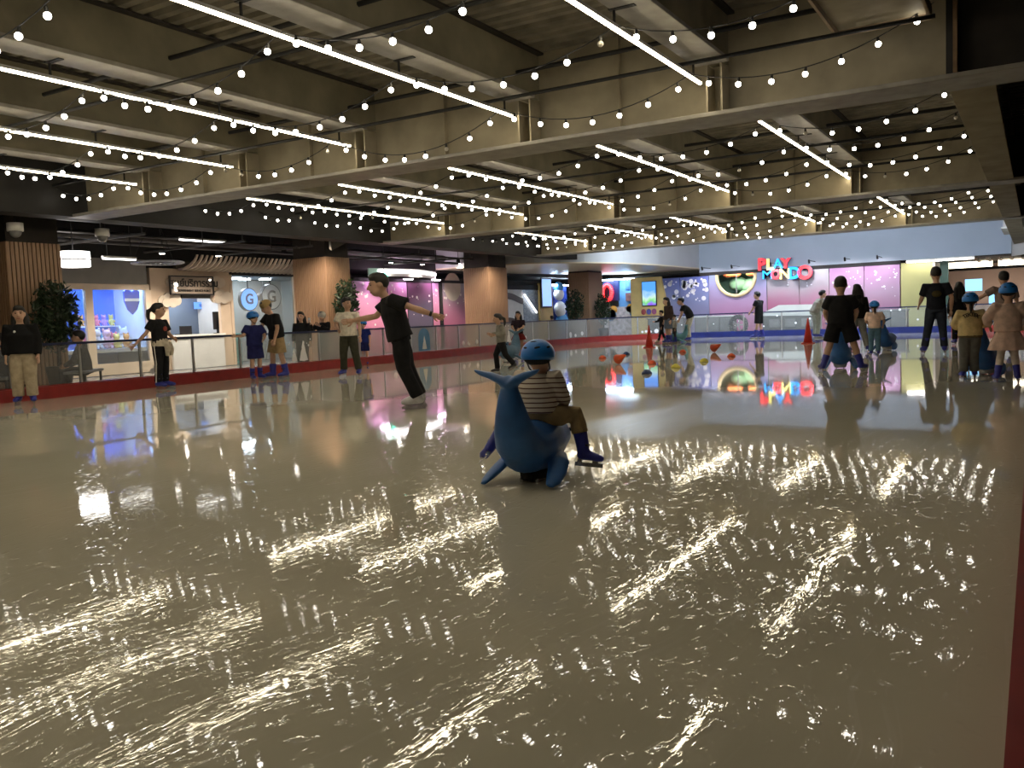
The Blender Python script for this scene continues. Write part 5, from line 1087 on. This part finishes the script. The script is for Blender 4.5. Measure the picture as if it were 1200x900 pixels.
# ---- 21. small girl with dolphin
def tail_hair(t, J, H, HD, hs, hq, up, fw):
    bm = bmesh.new(); loft(bm, [HD(0, -.06, -.02), HD(0, -.075, -.06), HD(0, -.07, -.11)], [.012*hs, .016*hs, .004*hs], n=8); link('ponytail', bm_mesh(bm, 'ponytail', True), hair_m, t)
P_('small girl in blue helmet, pale pink top and jeans pushing a dolphin', (1025, 417), 354, 5, lift=.06, top='tee', topc=(.76, .55, .46), bot='pants', botc=(.09, .18, .27), helmet=True, kid=1.3, build=1.15, extra=tail_hair, pose=dict(elL=(-.15, .08, .64), wrL=(-.10, .2, .60), elR=(.18, .03, .64), wrR=(.17, .12, .56)))
p2 = atz(1036, 411); dolphin('blue dolphin pushed by the small girl in jeans', (p2.x, p2.y+.35, 0), heading(p2, -15), .95)
# ---- 22. tall man with backpack print
def sling(t, J, H, HD, hs, hq, up, fw):
    bm = bmesh.new(); ellipsoid(bm, J['chest']-fw*.095*H-up*.01*H, (.055*H, .022*H, .04*H)); link('sling_bag', bm_mesh(bm, 'sling_bag', True), cloth('olive_bag', (.06, .048, .018)), t)
P_('tall man in dark shirt and jeans with small olive bag on his back', (1097, 415), 313, 5, lift=.09, top='tee', topc=(.012, .013, .02), bot='pants', botc=(.028, .036, .055), extra=sling, pose=dict(knL=(-.085, .02, .285), anL=(-.125, .0, .055), knR=(.07, .0, .285), anR=(.09, -.01, .055), elL=(-.15, .06, .64), wrL=(-.17, .12, .58), elR=(.17, -.01, .64), wrR=(.165, .03, .49)), build=1.06, loose=1.0)
def handphone(t): pass
# ---- 23. woman in black ahead
G('woman with long black hair and black coat in front of the tall man', (1124, 404), 1.55, 10, top='jacket', topc=(.007, .007, .008), hair='long', bot='pants', loose=1.1)
# ---- 24. child in varsity jacket
def varsity(t, J, H, HD, hs, hq, up, fw):
    tail_hair(t, J, H, HD, hs, hq, up, fw)
    bm = bmesh.new(); loft(bm, [J['pel']-up*.035*H, J['pel']+up*.005*H], [(.135*H, .105*H), (.135*H, .105*H)], Vector((1, 0, 0)), 20); link('ribbed_hem', bm_mesh(bm, 'ribbed_hem', True), stripe_mat('rib_hem', (.22, .16, .07), (.01, .01, .012), .02, .5, 9), t)
    for k, ch in enumerate('TEKTEX'):
        a = (k-2.5)*.26; c = J['chest'].lerp(J['neck'], .15)-fw*.100*H; text('back_letter', ch, .062*H, letter_b, t, c+Vector((.115*H*math.sin(a), .018*H*(1-math.cos(a))*3, .10*H*math.cos(a)-.05*H)), (PI/2, a*.9, 0), .003, .002)
    c = J['shR'].lerp(J['elR'], .75)+Vector((.05*H, -.03*H, 0)); bm = bmesh.new(); ellipsoid(bm, c, (.018*H, .035*H, .042*H)); link('sleeve_patch', bm_mesh(bm, 'sleeve_patch', True), white, t)
    bm = bmesh.new(); ellipsoid(bm, c+Vector((.008*H, -.02*H, 0)), (.014*H, .02*H, .016*H)); link('patch_mark', bm_mesh(bm, 'patch_mark', True), letter_b, t)
P_('child in blue helmet and tan varsity jacket pushing a dolphin', (1137, 444), 345, 5, lift=.06, top='jacket', topc=(.62, .48, .24), bot='pants', botc=(.13, .13, .12), helmet=True, kid=1.28, build=1.18, loose=1.16, extra=varsity, pose=dict(elL=(-.17, .06, .64), wrL=(-.13, .18, .60), elR=(.18, .05, .65), wrR=(.15, .18, .62), knL=(-.06, .02, .285), anL=(-.08, -.02, .055), knR=(.04, .04, .285), anR=(.05, .05, .055)))
p2 = atz(1150, 441); dolphin('blue dolphin pushed by the child in varsity jacket', (p2.x+.04, p2.y+.35, 0), heading(p2, -12), 1.0)
# ---- 25. girl in pink dress
P_('girl in blue helmet and dusty pink dress at the right edge', (1181, 448), 333, 5, lift=.07, top='dress', topc=(.62, .44, .36), bot='dress', botc=(.6, .52, .45), helmet=True, kid=1.25, build=1.12, loose=1.2, pose=dict(elL=(-.20, .02, .66), wrL=(-.17, .12, .58), elR=(.20, .02, .66), wrR=(.17, .12, .58), anL=(-.10, 0, .055), anR=(.085, -.02, .055)))
# ---- 26. adult in front of her
p = atz(1176, 416); person('dark haired adult holding the arm out ahead of the girl in pink dress', (p.x, p.y, 0), heading(p, 10), 1.62, dict(elL=(-.22, .02, .72), wrL=(-.34, .06, .64)), top='tee', topc=(.25, .18, .16), bot='pants', botc=(.05, .05, .06), hair='short')
# ---- 27. seated figures behind the left glass
SIT = dict(pel=(0, -.02, .28), wst=(0, -.02, .37), chest=(0, .0, .46), neck=(0, .02, .575), head=(0, .04, .685), shL=(-.108, .01, .555), shR=(.108, .01, .555), elL=(-.15, .08, .40), wrL=(-.09, .2, .34), elR=(.15, .08, .40), wrR=(.09, .2, .34), hipL=(-.055, 0, .27), hipR=(.055, 0, .27), knL=(-.07, .24, .275), knR=(.07, .24, .275), anL=(-.07, .22, .05), anR=(.07, .22, .05))
def bench(label, x, y, rz):
    b = thing('bench', label, 'bench', (x, y, 0), rz); box('seat', (-.7, -.2, .38), (.7, .2, .43), greymetal, b, .01)
    for sx in (-.6, .6):
        for sy in (-.15, .15): box('leg', (sx-.02, sy-.02, 0), (sx+.02, sy+.02, .38), black, b)
for px, lb, cl_ in ((98, 'seated person in grey hoodie and cap behind the left glass', (.10, .10, .11)), (6, 'seated person in dark clothes behind the glass at the left edge', (.06, .06, .07))):
    q = atx(px, 425, -16.4); hd = heading(q, 75); bench('grey bench under the %s' % lb[:34], q.x, q.y, hd); person(lb, (q.x, q.y, 0), hd, 1.62, {k: ((v[0], v[1], v[2]) if k[:2] not in ('xx',) else v) for k, v in SIT.items()}, top='hoodie', topc=cl_, botc=(.05, .05, .055), skates=False, extra=whitecap if False else None)
q = atx(647, 380, -17.6); person('spectator in dark grey behind the glass left of the rear column', (q.x, q.y, 0), heading(q, 30), 1.2, top='hoodie', topc=(.04, .04, .045), skates=False)

# ================================================================== CONES AND MARKERS
def cone(name, label, loc, h, r, mat, base=True, group=None, tilt=None):
    t = thing(name, label, 'cone', loc, 0, group)
    bm = bmesh.new(); z0 = .03 if base else 0; loft(bm, [(0, 0, z0), (0, 0, h*.97), (0, 0, h)], [r, r*.16, r*.10], n=20); link('cone_body', bm_mesh(bm, 'cone_body', True), mat, t)
    if base: bm = bmesh.new(); add_box(bm, (-r*1.25, -r*1.25, 0), (r*1.25, r*1.25, .03), .008); link('base_plate', bm_mesh(bm, 'base_plate'), mat, t)
    if tilt: t.rotation_euler = tilt
    return t
p = atz(761, 407.5); cone('traffic_cone', 'tall red cone standing at the left end of the blue kickboard', p, .74, .13, cone_m)
p = atz(947, 402.5); cone('traffic_cone', 'tall red cone standing beside the person in pale grey', p, .78, .14, cone_m)
for (x, y, lb) in ((724, 427, 'orange cone lying on its side left of the standing red cone'), (836, 413, 'orange cone lying on its side near the blue kickboard')):
    p = atz(x, y); cone('marker_cone', lb, (p.x, p.y, .115), .30, .115, orange_m, False, 'orange cones on the ice', (PI/2-.35, 0, 1.1))
def disc(label, px, mat, r=.10):
    p = atz(*px); t = tag(link('marker_disc', None), label, 'marker', 'flat marker discs on the ice') if False else thing('marker_disc', label, 'marker', (p.x, p.y, 0), 0, 'flat marker discs on the ice')
    bm = bmesh.new(); loft(bm, [(0, 0, .002), (0, 0, .03), (0, 0, .075), (0, 0, .08)], [r, r*.92, r*.45, r*.3], n=18); link('dome', bm_mesh(bm, 'dome', True), mat, t)
for px, m_, lb in (((706, 420), orange_m, 'orange marker disc farthest left'), ((734, 415.5), bluedisc_m, 'dark blue marker disc behind the lying orange cone'), ((764, 426.5), orange_m, 'orange marker disc in front of the left standing cone'), ((758, 438), bluedisc_m, 'blue marker disc nearest the viewer'),
                   ((800, 413), orange_m, 'small orange marker disc near the bending man'), ((792, 431), yellowdisc_m, 'yellow marker disc nearer the viewer'), ((825, 424), yellowdisc_m, 'yellow marker disc below the lying orange cone'), ((857, 418), orange_m, 'orange marker disc farthest right')):
    disc(lb, px, m_)

bpy.data.scenes.remove(WORK)
